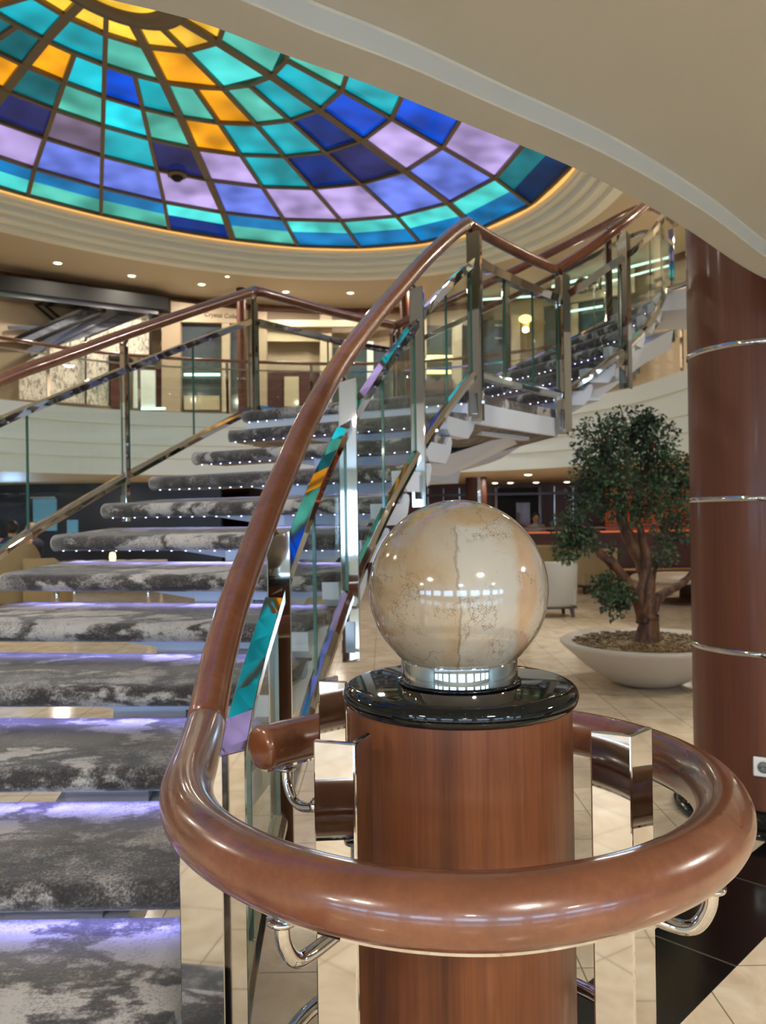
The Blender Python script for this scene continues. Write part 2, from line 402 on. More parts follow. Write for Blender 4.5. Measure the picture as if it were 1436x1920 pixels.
def struct(o): o['kind'] = 'structure'; return o
def recenter(o):      # move a top-level mesh's origin to its base
    me = o.data; co = np.empty(len(me.vertices) * 3); me.vertices.foreach_get('co', co); co = co.reshape(-1, 3)
    b = Vector(((co[:, 0].min() + co[:, 0].max()) / 2, (co[:, 1].min() + co[:, 1].max()) / 2, co[:, 2].min()))
    me.transform(Matrix.Translation(-b)); o.location = b; return o
def catmull(pts, n=8, closed=False):
    P = [Vector(p) for p in pts]; out = []; m = len(P)
    for i in range(m if closed else m - 1):
        if closed: a, b, c, d = P[i - 1], P[i], P[(i + 1) % m], P[(i + 2) % m]
        else: a, b, c, d = P[max(i - 1, 0)], P[i], P[i + 1], P[min(i + 2, m - 1)]
        for k in range(n):
            t = k / n
            out.append(.5 * ((2 * b) + (c - a) * t + (2 * a - 5 * b + 4 * c - d) * t * t + (3 * b - a - 3 * c + d) * t ** 3))
    if not closed: out.append(P[-1])
    return out
def circ(r, n=16, sx=1, sy=1): return [(r * sx * math.cos(2 * PI * i / n), r * sy * math.sin(2 * PI * i / n)) for i in range(n)]

# ------------------------------------------------------------------ camera
cd = bpy.data.cameras.new('camera'); cam = bpy.data.objects.new('camera', cd); C.objects.link(cam)
cd.sensor_fit = 'HORIZONTAL'; cd.sensor_width = 36; cd.lens = 36 * F / 1436; cd.clip_start = .05; cd.clip_end = 200
mw = Matrix.Identity(4)
for i, ax in enumerate((_R, _U, -_F)):
    for j in range(3): mw[j][i] = ax[j]
mw.translation = (0, 0, EYE); cam.matrix_world = mw
cd.dof.use_dof = True; cd.dof.focus_distance = 1.25; cd.dof.aperture_fstop = 11
bpy.context.scene.camera = cam

#@@SETTING
# ================================================================== THE SETTING
# floor
fl = MB().quad_slab([(-14, -9, -.1), (14, -9, -.1), (14, 26, -.1), (-14, 26, -.1)], (0, 0, .1)).build('floor', M['floor']); struct(fl)

HG = EYE + 1.84          # upper deck floor
HL = EYE + .75           # underside of the far upper deck
HS = EYE + .85           # underside of the near upper deck
HC = 5.78                # upper ceiling

# dome geometry -----------------------------------------------------
DCX, DCY = -2.56666605, 7.76793552
DPH = 2.5696049184; DE = 0.61731825
DRAD = [6.914, 6.039, 4.893, 3.912, 3.056, 2.201, 1.385, 0.883]
DH = [6.148, 6.329, 6.45, 6.544, 6.625, 6.691, 6.719, 6.724]
SPK = {-1: 5.5928, 0: 5.4373, 1: 5.2724, 2: 5.1006, 3: 4.9215, 4: 4.7173, 5: 4.4999, 6: 4.2634, 7: 4.0077, 8: 3.7308}
SPK[-2] = 5.74; SPK[-3] = 5.89; SPK[-4] = 6.03; SPK[9] = 3.45
a_ = 3.45; rest = (3.45 + 2 * PI - 6.03) / 15
for i in range(1, 15): SPK[9 + i] = 3.45 - rest * i
for i in SPK: SPK[i] += PI
NS = 28                  # spokes -4 .. 23
def dome_pt(t, r, h):
    c, s = math.cos(t - DPH) * r * DE, math.sin(t - DPH) * r
    return Vector((DCX + c * math.cos(DPH) - s * math.sin(DPH), DCY + c * math.sin(DPH) + s * math.cos(DPH), h))
def spk(i):
    i = (i + 4) % NS - 4
    return SPK[i]
def dome_node(s, k): return dome_pt(spk(s), DRAD[k], DH[k])
def rim_loop(off, h, n=160):
    out = []
    for i in range(n):
        t = 2 * PI * i / n
        p = dome_pt(t, DRAD[0], h); q = dome_pt(t + .01, DRAD[0], h); d = (q - p).normalized()
        nrm = Vector((d.y, -d.x, 0)); out.append(p + nrm * off)
    return out
# upper ceiling with the oval opening
N_ = 160
inn = rim_loop(.60, HC, N_); vs = list(inn)
for p in inn:
    d = Vector((p.x - DCX, p.y - DCY, 0)); k = min((16 if d.x > 0 else 12) / max(abs(d.x), 1e-6), (19 if d.y > 0 else 17) / max(abs(d.y), 1e-6))
    vs.append(Vector((DCX + d.x * k, DCY + d.y * k, HC)))
vs2 = [v + Vector((0, 0, .12)) for v in vs]
m = MB(); m.add(vs + vs2, [(i, (i + 1) % N_, (i + 1) % N_ + N_, i + N_) for i in range(N_)] + [(2 * N_ + i, 3 * N_ + i, 3 * N_ + (i + 1) % N_, 2 * N_ + (i + 1) % N_) for i in range(N_)] + [(i, 2 * N_ + i, 2 * N_ + (i + 1) % N_, (i + 1) % N_) for i in range(N_)])
struct(m.build('ceiling', M['ceil']))
# cornice steps around the dome
prof = [(.06, 6.13), (.09, 6.12), (.095, 6.04), (.10, 6.02), (.20, 6.015), (.205, 6.0), (.21, 5.94), (.215, 5.925), (.33, 5.92), (.335, 5.905), (.34, 5.86), (.35, 5.845), (.50, 5.84), (.505, 5.80), (.51, 5.77), (.66, 5.77)]
loops = [rim_loop(a, h) for a, h in prof]; m = MB(); vs = []
for l in loops: vs += l
m.add(vs, [(k * 160 + i, k * 160 + (i + 1) % 160, (k + 1) * 160 + (i + 1) % 160, (k + 1) * 160 + i) for k in range(len(prof) - 1) for i in range(160)], False)
o = m.build('trim_1', M['cream']); struct(o)
md = o.modifiers.new('solid', 'SOLIDIFY'); md.thickness = .02; md.offset = 1

# ------------------------------------------------------------------ stained glass dome
dome = thing('stained_glass_dome', 'large oval backlit stained glass dome in teal, blue, lavender and orange', 'dome', (DCX, DCY, 6.1))
ROW = {0: {-1: 'P', 0: 'P'}}
band = {-3: 'bG', -2: 'bG', -1: 'bc', 0: 'bG', 1: 'bG', 2: 'cD', 3: 'bG', 4: 'cb', 5: 'cb', 6: 'cb', 7: 'cb', 8: 'Kk'}
rows = {1: {-3: 'P', -2: 'V', -1: 'V', 0: 'P', 1: 'P', 2: 'V', 3: 'P', 4: 'V', 5: 'V', 6: 'P', 7: 'P', 8: 'V'},
        2: {-3: 'M', -2: 'N', -1: 'N', 0: 'M', 1: 'T', 2: 'N', 3: 'V', 4: 'T', 5: 'D', 6: 'N', 7: 'V', 8: 'B'},
        3: {-3: 'O', -2: 'O', -1: 'K', 0: 'G', 1: 'C', 2: 'G', 3: 'O', 4: 'T', 5: 'T', 6: 'D', 7: 'B', 8: 'T'},
        4: {-3: 'K', -2: 'K', -1: 'O', 0: 'C', 1: 'B', 2: 'T', 3: 'G', 4: 'O', 5: 'G', 6: 'T', 7: 'T', 8: 'G'}}
dbl = {5: {-3: 'T', -1: 'T', 1: 'G', 3: 'O', 5: 'c', 7: 'G'}, 6: {-3: 'Y', -1: 'Y', 1: 'Y', 3: 'Y', 5: 'Y', 7: 'Y'}}
rest_mb = {}
def lerp(a, b, t): return a + (b - a) * t
def panel(s0, s1, k0, k1, col, f0=0, f1=1, own=True):
    # cell between spokes s0,s1 and rings k0 (outer),k1 (inner); f0,f1 split the cell radially
    A, B, Cc, D = dome_node(s0, k0), dome_node(s1, k0), dome_node(s1, k1), dome_node(s0, k1)
    a, b, c, d = lerp(A, D, f0), lerp(B, Cc, f0), lerp(B, Cc, f1), lerp(A, D, f1)
    ce = (a + b + c + d) / 4; q = []
    for p in (a, b, c, d):
        q.append(p + (ce - p).normalized() * .02)
    if (q[1] - q[0]).cross(q[2] - q[1]).z > 0: q = q[::-1]
    if own: MB().quad_slab(q, (0, 0, .012)).build('glass_panel', M['dome'][col], dome)
    else: rest_mb.setdefault(col, MB()).quad_slab(q, (0, 0, .012))
cyc = 'PVTGCBONVT'
for s in range(-4, NS - 4):
    own = -3 <= s <= 8
    b_ = band.get(s, random.choice(['bG', 'cb', 'cD']))
    panel(s, s + 1, 0, 1, b_[1], 0, .5, own); panel(s, s + 1, 0, 1, b_[0], .5, 1, own)
    for r in (1, 2, 3, 4):
        col = rows[r].get(s) or {1: random.choice('PVV'), 2: random.choice('TNVB'), 3: random.choice('GCTOB'), 4: random.choice('GTCOB')}[r]
        panel(s, s + 1, r, r + 1, col, own=own and (r < 4 or s >= -2))
    if (s % 2) == 1:
        panel(s, s + 2, 5, 6, dbl[5].get(s, random.choice('TGO')), own=s in dbl[5]); panel(s, s + 2, 6, 7, 'Y', own=s in dbl[6])
# the panels beyond the frame, one part
allm = MB(); mats = []; fi = []
for k_, mb in rest_mb.items():
    allm.add(mb.v, mb.f); fi += [len(mats)] * len(mb.f); mats.append(M['dome'][k_])
o = allm.build('glass_panel', mats[0], dome); o['kind'] = 'stuff'
for mm in mats[1:]: o.data.materials.append(mm)
o.data.polygons.foreach_set('material_index', fi)
# ribs
for s in range(-4, NS - 4):
    bold = (s % 4) == 3; w = .10 if bold else .055; m = MB()
    top = 7 if s % 2 else 5
    for k in range(top): m.beam(dome_node(s, k) - Vector((0, 0, .015)), dome_node(s, k + 1) - Vector((0, 0, .015)), w, .05)
    m.build('radial_rib', M['rib'], dome)
for k in range(0, 8):
    m = MB()
    st = 2 if k >= 6 else 1
    for s in range(-3 if st == 2 else -4, NS - 4, st):
        m.beam(dome_node(s, k) - Vector((0, 0, .015)), dome_node(s + st, k) - Vector((0, 0, .015)), .055, .05)
    m.build('ring_rib', M['rib'], dome)
# opaque housing over the glass, centre boss and rim
shell = [rim_loop(.06, 6.13, 96)] + [[dome_pt(2 * PI * i / 96, DRAD[k], DH[k] + .12) for i in range(96)] for k in range(8)] + [[dome_pt(0, 0, DH[7] + .12)] * 96]
m = MB(); vs = [v for l in shell for v in l]
m.add(vs, [(k * 96 + i, k * 96 + (i + 1) % 96, (k + 1) * 96 + (i + 1) % 96, (k + 1) * 96 + i) for k in range(9) for i in range(96)], True)
m.build('dome_housing', M['rib'], dome)
m = MB(); rg = [(DRAD[7] * 1.02, DH[7] - .04), (DRAD[7] * .99, DH[7] - .07), (DRAD[7] * .72, DH[7] - .08), (DRAD[7] * .68, DH[7] - .05), (DRAD[7] * .68, DH[7] + .02), (DRAD[7] * 1.02, DH[7] + .02)]
vs = [dome_pt(2 * PI * i / 64, r, h) for i in range(64) for r, h in rg]; k = len(rg)
m.add(vs, [(i * k + q, ((i + 1) % 64) * k + q, ((i + 1) % 64) * k + (q + 1) % k, i * k + (q + 1) % k) for i in range(64) for q in range(k)], True)
m.build('centre_ring', M['rib'], dome)
m = MB().add([dome_pt(2 * PI * i / 48, DRAD[7] * .7, DH[7] - .03) for i in range(48)] + [dome_pt(0, 0, DH[7] - .12)], [((i + 1) % 48, i, 48) for i in range(48)], True)
m.build('centre_lens', M['dome']['Y'], dome)
m = MB(); m.tube([v for v in rim_loop(.03, 6.12)], .028, 8, closed=True); m.build('amber_rim_light', M['cove'], dome)
# small camera dome on the indigo panel
p = (dome_node(2, 2) * .62 + dome_node(3, 2) * .38); p.z -= .03
sc = thing('ceiling_camera', 'small round grey surveillance dome fixed on an indigo glass panel', 'camera', p)
MB().lathe([(0, .02), (.13, .02), (.14, 0), (.13, -.03), (.085, -.035)], p, 28).build('housing', M['rib'], sc)
MB().lathe([(.085, -.03), (.08, -.06), (.05, -.09), (0, -.10)], p, 24).build('dark_lens', M['black'], sc)

# ------------------------------------------------------------------ near upper deck: soffit above the camera
edge = [at_h(*q, HS) for q in ((1436, 525), (1258, 414), (1080, 320), (865, 232), (700, 165), (530, 105), (372, 45))]
edge = [Vector((3.9, 3.9, HS)), Vector((2.6, 3.62, HS)), Vector((1.95, 3.35, HS))] + edge + [Vector((-.47, 1.315, HS)), Vector((-.72, 1.195, HS)), Vector((-1.1, 1.05, HS)), Vector((-1.9, .87, HS)), Vector((-3.2, .85, HS)), Vector((-6, 1.4, HS)), Vector((-9, 3.5, HS))]
E_ = catmull(edge, 14)
def offset_path(path, d):
    out = []
    for i, p in enumerate(path):
        t = (path[min(i + 1, len(path) - 1)] - path[max(i - 1, 0)]); t.z = 0; t.normalize()
        out.append(p + Vector((-t.y, t.x, 0)) * d)
    return out
# side pointing away from the opening (towards the camera side)
sgn = 1 if (offset_path(E_, 1)[len(E_) // 2].y < E_[len(E_) // 2].y) else -1
prof = [(0, 1.0), (0, .008), (.006, 0), (.098, 0), (.101, .003), (.104, .042), (.108, .046), (.135, .046)]
m = MB(); vs = []; n = len(E_)
lay = [offset_path(E_, sgn * a) for a, b in prof]
for l, (a, b) in zip(lay, prof): vs += [Vector((p.x, p.y, HS + b)) for p in l]
far = [Vector((p.x + (0 if p.x < 3 else 0), -9, HS + .046)) for p in E_]
vs += far; L_ = len(prof)
m.add(vs[:L_ * n], [(k * n + i, k * n + i + 1, (k + 1) * n + i + 1, (k + 1) * n + i) for k in range(L_ - 1) for i in range(n - 1)], False)
o1 = [v.copy() for v in vs[(L_ - 1) * n:L_ * n]]
m.add(o1 + [Vector((p.x * 1.0, -9, HS + .046)) for p in o1], [(i, i + 1, n + i + 1, n + i) for i in range(n - 1)])
m.add([Vector((12, -9, HS + .046)), Vector((12, 3.9, HS + .046)), o1[0], Vector((o1[0].x, -9, HS + .046))], [(0, 1, 2, 3)])
m.add([Vector((-12, -9, HS + .046)), Vector((-12, 3.5, HS + .046)), o1[-1], Vector((o1[-1].x, -9, HS + .046))], [(0, 1, 2, 3)])
tp = [Vector((p.x, p.y, HS + 1.0)) for p in E_]
m.add(tp + [Vector((p.x, -9, HS + 1.0)) for p in tp], [(i, i + 1, n + i + 1, n + i) for i in range(n - 1)])
o = m.build('ceiling_near', M['soffit']); struct(o)
#@@
#@@FARDECK
# ------------------------------------------------------------------ far upper deck (gallery)
FE = catmull([(-11, 5.5, 0), (-9.6, 8, 0), (-7.4, 10.6, 0), (-5.8, 12.3, 0), (-4.63, 13.55, 0), (-2.83, 14.4, 0), (-.2, 14.9, 0), (2.2, 14.1, 0), (3.56, 12.5, 0), (4.0, 10.6, 0), (4.3, 9.1, 0), (5.2, 8.0, 0), (7.5, 7.5, 0)], 8)
FC = Vector((-1.2, 7.2, 0))
def outw(p):
    d = Vector((p.x - FC.x, p.y - FC.y, 0)); return d.normalized()
prof = [(0, 1.84), (0, 1.60), (.05, 1.59), (.05, 1.27), (.09, 1.25), (.09, 1.04), (.13, 1.02), (.13, .75)]
m = MB(); n = len(FE); vs = []
for a, h in prof: vs += [Vector((p.x, p.y, EYE + h)) + outw(p) * a for p in FE]
m.add(vs, [(k * n + i, (k + 1) * n + i, (k + 1) * n + i + 1, k * n + i + 1) for k in range(len(prof) - 1) for i in range(n - 1)])
struct(m.build('trim_2', M['cream']))
def far_pt(p, h, off=0):
    d = outw(p); k = min((13.8 + (FC.x if d.x < 0 else -FC.x)) / max(abs(d.x), 1e-6), 18.5 / max(abs(d.y), 1e-6))
    return Vector((FC.x + d.x * k, FC.y + d.y * k, h))
m = MB(); m.add([Vector((p.x, p.y, HG)) for p in FE] + [far_pt(p, HG) for p in FE], [(i, i + 1, n + i + 1, n + i) for i in range(n - 1)])
struct(m.build('floor_upper', M['tan2']))
m = MB(); m.add([Vector((p.x, p.y, HL)) + outw(p) * .13 for p in FE] + [far_pt(p, HL) for p in FE], [(i, i + 1, n + i + 1, n + i) for i in range(n - 1)])
struct(m.build('ceiling_lower', M['soffit_low']))
# bridge where the upper flight arrives
struct(MB().quad_slab([(2.36, 6.82, HG - .16), (2.42, 7.52, HG - .16), (13.8, 7.9, HG - .16), (13.8, 6.2, HG - .16), (3.4, 6.5, HG - .16)], (0, 0, .158)).build('floor_bridge', M['white_steel']))

# outer walls
struct(MB().box((-14.1, 8.5, 3), (.2, 35.2, 6)).build('wall_left', M['cream']))
struct(MB().box((14.1, 8.5, 3), (.2, 35.2, 6)).build('wall_right', M['cream']))
struct(MB().box((0, 26.1, 3), (28.4, .2, 6)).build('wall_back', M['dark_wood']))
# wall behind the camera with its row of windows
m = MB(); WN = [(-12 + i * 3.0, 2.2) for i in range(9)]
m.box((0, -9.1, .35), (28, .2, .7)); m.box((0, -9.1, 3.95), (28, .2, 3.9))
for i in range(10): m.box((-13.5 + i * 3.0, -9.1, 1.35), (.8, .2, 1.3))
struct(m.build('wall_front', M['cream']))
for i, (x, w) in enumerate(WN):
    q = MB().box((x, -9.06, 1.35), (w, .04, 1.3)).build('window_%d' % (i + 1), M['window']); struct(q)
    MB().box((x, -9.0, 1.35), (.05, .06, 1.3)).box((x, -9.0, 1.98), (w, .06, .05)).box((x, -9.0, .72), (w, .06, .05)).box((x - w / 2 + .02, -9.0, 1.35), (.05, .06, 1.3)).box((x + w / 2 - .02, -9.0, 1.35), (.05, .06, 1.3)).build('window_frame', M['cream'], q)
# lower level walls under the gallery
struct(MB().quad_slab([(-13.9, 17.0, 0), (-3.4, 17.0, 0), (-3.4, 17.2, 0), (-13.9, 17.2, 0)], (0, 0, HL - .005)).build('wall_lower_left', M['navy']))
struct(MB().quad_slab([(-3.4, 20.6, 0), (13.9, 20.6, 0), (13.9, 20.8, 0), (-3.4, 20.8, 0)], (0, 0, HL - .005)).build('wall_lower_back', M['dark_wood']))
# upper level shop wall, a curve behind the gallery
BWp = catmull([(-13.9, 8.0, 0), (-9.5, 11.8, 0), (-6.6, 13.95, 0), (-4.4, 15.6, 0), (-1.7, 16.65, 0), (.3, 16.85, 0), (2.2, 16.3, 0), (4.2, 14.7, 0), (5.6, 12.5, 0), (6.4, 9.5, 0), (13.9, 7.0, 0)], 6)
m = MB(); n = len(BWp)
m.add([Vector((p.x, p.y, HG)) for p in BWp] + [Vector((p.x, p.y, HC)) for p in BWp], [(i, i + 1, n + i + 1, n + i) for i in range(n - 1)])
struct(m.build('wall_upper', M['tan']))
m = MB(); m.sweep([Vector((p.x, p.y, HC - .05)) - Vector((p.x - FC.x, p.y - FC.y, 0)).normalized() * .06 for p in BWp], [(-.04, -.05), (.04, -.05), (.04, .05), (-.04, .05)], smooth=False)
struct(m.build('trim_3', M['trim_wood']))
def wall_depth(px):
    d = ray(px, 960); d = Vector((d.x, d.y))
    for i in range(len(BWp) - 1):
        a, b = BWp[i], BWp[i + 1]
        ax, bx = a.x * d.y - a.y * d.x, b.x * d.y - b.y * d.x
        if ax <= 0 <= bx and a.y > 0:
            t = ax / (ax - bx); return a.y + (b.y - a.y) * t
    return 12.
def on_wall(px, py, off=0):
    return at_y(px, py, wall_depth(px) - off)
def wall_quad(pts, off, dep):       # pts in order, slab standing off the wall towards the atrium
    q = [on_wall(x, y, off) for x, y in pts]
    return q, Vector((0, dep, 0))
def wall_thing(name, label, cat, parts, group=None):
    x = [p for pr in parts for p in pr[1]]
    base = on_wall(sum(a for a, b in x) / len(x), max(b for a, b in x), .2)
    t = thing(name, label, cat, base, group)
    for nm, pts, off, dep, mt in parts:
        q, tv = wall_quad(pts, off, dep); MB().quad_slab(q, tv).build(nm, mt, t)
    return t
def R4(x0, y0, x1, y1, s=0): return [(x0, y0), (x1, y0 + s), (x1, y1 + s), (x0, y1)]

wall_thing('entrance_header', 'black header beam above the open passage at the left end of the upper deck', 'beam',
    [('beam', [(-30, 511), (313, 557), (313, 581), (-30, 540)], .55, .5, M['black']),
     ('lower_lip', [(-30, 541), (297, 582), (297, 590), (-30, 551)], .5, .4, M['steel'])])
wall_thing('passage_backdrop', 'pale panelled passage ceiling with dark diagonal beams seen under the black header', 'panel',
    [('panel', [(-30, 552), (150, 574), (90, 640), (-30, 640)], .12, .05, M['tan2']),
     ('diagonal_beam', [(44, 555), (50, 556), (104, 600), (98, 602)], .2, .05, M['black']),
     ('diagonal_beam', [(64, 558), (70, 559), (116, 596), (110, 598)], .2, .05, M['black']),
     ('cross_beam', [(14, 611), (80, 611), (80, 617), (14, 617)], .2, .05, M['steel'])])
t = wall_thing('escalator_flank', 'grey and blue sloping escalator side behind the gallery, rising to the right', 'escalator',
    [('upper_trough', [(28, 637), (165, 576), (195, 580), (60, 642)], .3, .1, M['escal']),
     ('middle_trough', [(50, 655), (190, 580), (232, 584), (60, 668)], .26, .1, M['steel']),
     ('lower_trough', [(40, 683), (226, 584), (275, 588), (150, 636), (36, 700)], .22, .1, M['escal'])])
m = MB(); m.tube([on_wall(28, 636, .45), on_wall(166, 575, .45)], .035, 10); m.build('edge_rail', M['black'], t)
m = MB(); m.tube([on_wall(56, 644, .45), on_wall(198, 582, .45)], .03, 10); m.build('edge_rail', M['black'], t)
for k, (x0, x1, y0, y1, y2, y3, w) in enumerate([(36, 90, 686, 655, 748, 752, 'leftmost'), (91, 160, 654, 632, 752, 757, 'second'), (161, 205, 660, 662, 757, 761, 'third')]):
    wall_thing('stone_light_panel', '%s backlit speckled stone panel on the left of the upper deck' % w, 'panel', [('panel', [(x0, y0), (x1, y1), (x1, y3), (x0, y2)], .35 if k < 2 else .42, .06, M['art']), ('mullion', [(x1 - 1, y1), (x1 + 1, y1), (x1 + 1, y3), (x1 - 1, y3)], .45, .04, M['black'])], 'backlit stone panels')
wall_thing('stone_light_panel', 'tall backlit speckled stone panel below the right end of the black header', 'panel', [('panel', [(150, 640), (281, 588), (281, 664), (205, 664), (161, 664), (150, 652)], .40, .05, M['art']), ('mullion', [(279, 588), (283, 588), (283, 664), (279, 664)], .5, .05, M['black'])], 'backlit stone panels')
wall_thing('service_counter', 'dark counter with a light top beside the stone light panels on the upper deck', 'counter', [('top', R4(203, 668, 240, 674), .62, .3, M['black']), ('front', R4(207, 675, 222, 764), .55, .2, M['dark_wood'])])
wall_thing('notice_panel', 'plain cream framed panel on the upper deck between dark door and sign shop', 'panel', [('board', R4(250, 694, 291, 765), .3, .05, M['cream']), ('lit_sill', R4(262, 764, 310, 768), .35, .05, M['linear'])])
wall_thing('dark_door', 'narrow dark door on the upper deck left of the sign shop', 'door', [('leaf', R4(292, 692, 306, 766), .25, .05, M['dark_wood']), ('frame', R4(289, 686, 309, 692), .3, .05, M['trim_wood'])])
# shop with the sign
sf = wall_thing('crystal_shop_front', 'beige shop front with dark windows under the Crystal Collect sign', 'shop front',
    [('header', [(300, 562), (447, 580), (447, 606), (300, 602)], .3, .12, M['tan2']),
     ('window', R4(338, 608, 415, 770), .2, .04, M['dark_glass']),
     ('window', R4(431, 612, 447, 770), .2, .04, M['dark_glass']),
     ('pillar', R4(303, 600, 338, 772), .34, .12, M['tan']),
     ('pillar', R4(416, 606, 430, 772), .34, .12, M['tan2']),
     ('display_shelf', R4(345, 700, 412, 704), .3, .05, M['linear']),
     ('display_plinth', R4(345, 742, 412, 768), .3, .08, M['warm_shop'])])
def text(body, name, p, size, m, parent=None, depth=.01, face=None):
    cu = bpy.data.curves.new(name, 'FONT'); cu.body = body; cu.size = size; cu.extrude = depth; cu.align_x = 'LEFT'
    tmp = bpy.data.objects.new('tmp', cu); C.objects.link(tmp); dg = bpy.context.evaluated_depsgraph_get()
    me = bpy.data.meshes.new_from_object(tmp.evaluated_get(dg)); bpy.data.objects.remove(tmp)
    me.name = name
    rot = Matrix.Rotation(face or 0, 4, 'Z') @ Matrix.Rotation(PI / 2, 4, 'X')
    me.transform(rot)
    if parent is not None: me.transform(Matrix.Translation(Vector(p) - worldloc(parent)))
    me.materials.clear(); me.materials.append(m)
    o = bpy.data.objects.new(name, me); C.objects.link(o)
    if parent is not None: o.parent = parent
    else: o.location = p
    return o
a, b = on_wall(383, 593, .62), on_wall(449, 599, .62)
text('Crystal Collect', 'sign_lettering', a, .118, M['letters'], sf, .015, math.atan2(b.y - a.y, b.x - a.x))
# shops in the middle, seen through the glass
wall_thing('shop_bay', 'warm lit shop bay with dark wood back wall behind the landing balustrade', 'shop front',
    [('back_wall', R4(492, 698, 600, 770), .15, .04, M['dark_wood']), ('lintel', R4(478, 600, 740, 612), .35, .1, M['tan2']),
     ('pillar', R4(478, 585, 500, 772), .32, .12, M['tan']), ('fascia', R4(500, 612, 600, 640), .25, .05, M['warm_shop']),
     ('screen', R4(533, 706, 560, 762), .22, .03, M['warm_shop']), ('pillar', R4(600, 590, 622, 772), .32, .12, M['tan2']),
     ('window', R4(622, 650, 735, 768), .2, .04, M['dark_glass']), ('pillar', R4(688, 640, 700, 770), .3, .1, M['cream'])])
wall_thing('display_bay', 'golden lit display bay on the upper deck behind the near chrome posts', 'shop front',
    [('pillar', R4(776, 575, 800, 772), .34, .12, M['tan2']), ('window', R4(800, 610, 880, 770), .2, .04, M['dark_glass']), ('pillar', R4(848, 600, 866, 772), .34, .12, M['tan2']),
     ('lit_shelf', R4(780, 666, 848, 676), .3, .06, M['lit_case']), ('lit_shelf', R4(782, 694, 846, 700), .3, .06, M['lit_case']),
     ('counter', R4(785, 712, 850, 768), .4, .2, M['dark_wood'])])
wall_thing('grey_shop_window', 'grey shop window between cream pillars seen through the landing glass', 'shop front',
    [('window', R4(900, 600, 958, 740), .2, .04, M['dark_glass']), ('pillar', R4(884, 560, 900, 745), .34, .12, M['tan']),
     ('pillar', R4(960, 590, 975, 745), .34, .12, M['tan2']), ('transom', R4(928, 608, 958, 612), .3, .04, M['steel']), ('transom', R4(928, 632, 958, 636), .3, .04, M['steel'])])
sl = wall_thing('wall_sconce', 'warm glowing wall sconce on the cream pillar of the upper deck', 'lamp', [('back_plate', R4(978, 598, 992, 622), .3, .05, M['gold'])])
q = on_wall(985, 618, .4); MB().ball(q, .06, 16, 10).build('bulb', M['lamp'], sl)
MB().ball(on_wall(985, 598, .4), .13, 16, 8, (1, 1, .6)).build('shade', M['lit_case'], sl)
rf = wall_thing('lettered_shop_front', 'shop front with large bronze letters behind the upper stair flight', 'shop front',
    [('header', [(1040, 545), (1190, 500), (1190, 548), (1040, 572)], .3, .12, M['tan2']),
     ('window', [(1020, 575), (1200, 552), (1200, 700), (1020, 740)], .2, .04, M['dark_glass']), ('pillar', [(1072, 570), (1084, 568), (1084, 720), (1072, 722)], .34, .12, M['tan2']),
     ('upper_lamp_line', [(1035, 535), (1262, 478), (1262, 482), (1035, 539)], .5, .04, M['linear']),
     ('lower_lamp_line', [(1120, 532), (1262, 494), (1262, 497), (1120, 535)], .5, .04, M['linear']),
     ('lamp_line', [(900, 560), (1020, 552), (1020, 555), (900, 563)], .5, .04, M['linear']),
     ('shelf_light', [(1070, 582), (1130, 572), (1130, 575), (1070, 585)], .4, .04, M['linear'])])
a, b = on_wall(1076, 554, .75), on_wall(1166, 531, .75)
text('CEIS', 'bronze_lettering', a, .40, M['letters'], rf, .03, math.atan2(b.y - a.y, b.x - a.x))
# slim wood pillars standing at the gallery edge
def pillar(px, y, r, label):
    p = at_y(px, 770, y); p.z = HG
    t = thing('wood_pillar', label, 'pillar', p, 'slim pillars on the upper deck')
    MB().lathe([(r, 0), (r, HC - HG)], p, 28).build('shaft', M['column_wood'], t)
    MB().lathe([(r + .006, .72), (r + .006, .76)], p, 28).build('chrome_band', M['chrome'], t)
pillar(455, 15.2, .085, 'slim wood pillar on the upper deck right of the Crystal Collect sign')
pillar(762, 15.4, .10, 'slim wood pillar on the upper deck behind the balustrade corner')

# gallery balustrade
def gallery_path(off): return [Vector((p.x, p.y, 0)) + outw(p) * off for p in FE]
gb = thing('gallery_balustrade', 'glass and chrome balustrade with brown handrail along the far upper deck edge', 'balustrade', (FE[40].x, FE[40].y, HG))
gp = gallery_path(.06)
MB().tube([Vector((p.x, p.y, HG + .95)) for p in gp], .03, 10).build('handrail', M['rail'], gb)
MB().sweep([Vector((p.x, p.y, HG + .80)) for p in gp], [(-.015, -.015), (.015, -.015), (.015, .015), (-.015, .015)], smooth=False).build('chrome_rail', M['chrome'], gb)
cum = [0]
for i in range(1, len(gp)): cum.append(cum[-1] + (gp[i] - gp[i - 1]).length)
def along(path, cum, s):
    for i in range(1, len(path)):
        if cum[i] >= s:
            t = (s - cum[i - 1]) / max(1e-9, cum[i] - cum[i - 1]); return path[i - 1].lerp(path[i], t), (path[i] - path[i - 1]).normalized()
    return path[-1], (path[-1] - path[-2]).normalized()
s_ = .35; step = 1.52; ks = []
while s_ < cum[-1]:
    ks.append(s_); p, d = along(gp, cum, s_)
    r = Matrix.Rotation(math.atan2(d.y, d.x), 3, 'Z')
    MB().box((p.x, p.y, HG + .375), (.05, .02, 1.15), r).build('post', M['chrome'], gb); s_ += step
for a, b in zip(ks[:-1], ks[1:]):
    m = MB(); pts = [along(gp, cum, lerp(a + .05, b - .05, k / 3))[0] for k in range(4)]
    vs = [Vector((p.x, p.y, HG + z)) for z in (.02, .78) for p in pts]
    m.add(vs, [(i, i + 1, 5 + i, 4 + i) for i in range(3)]); m.build('glass_pane', M['glass'], gb)

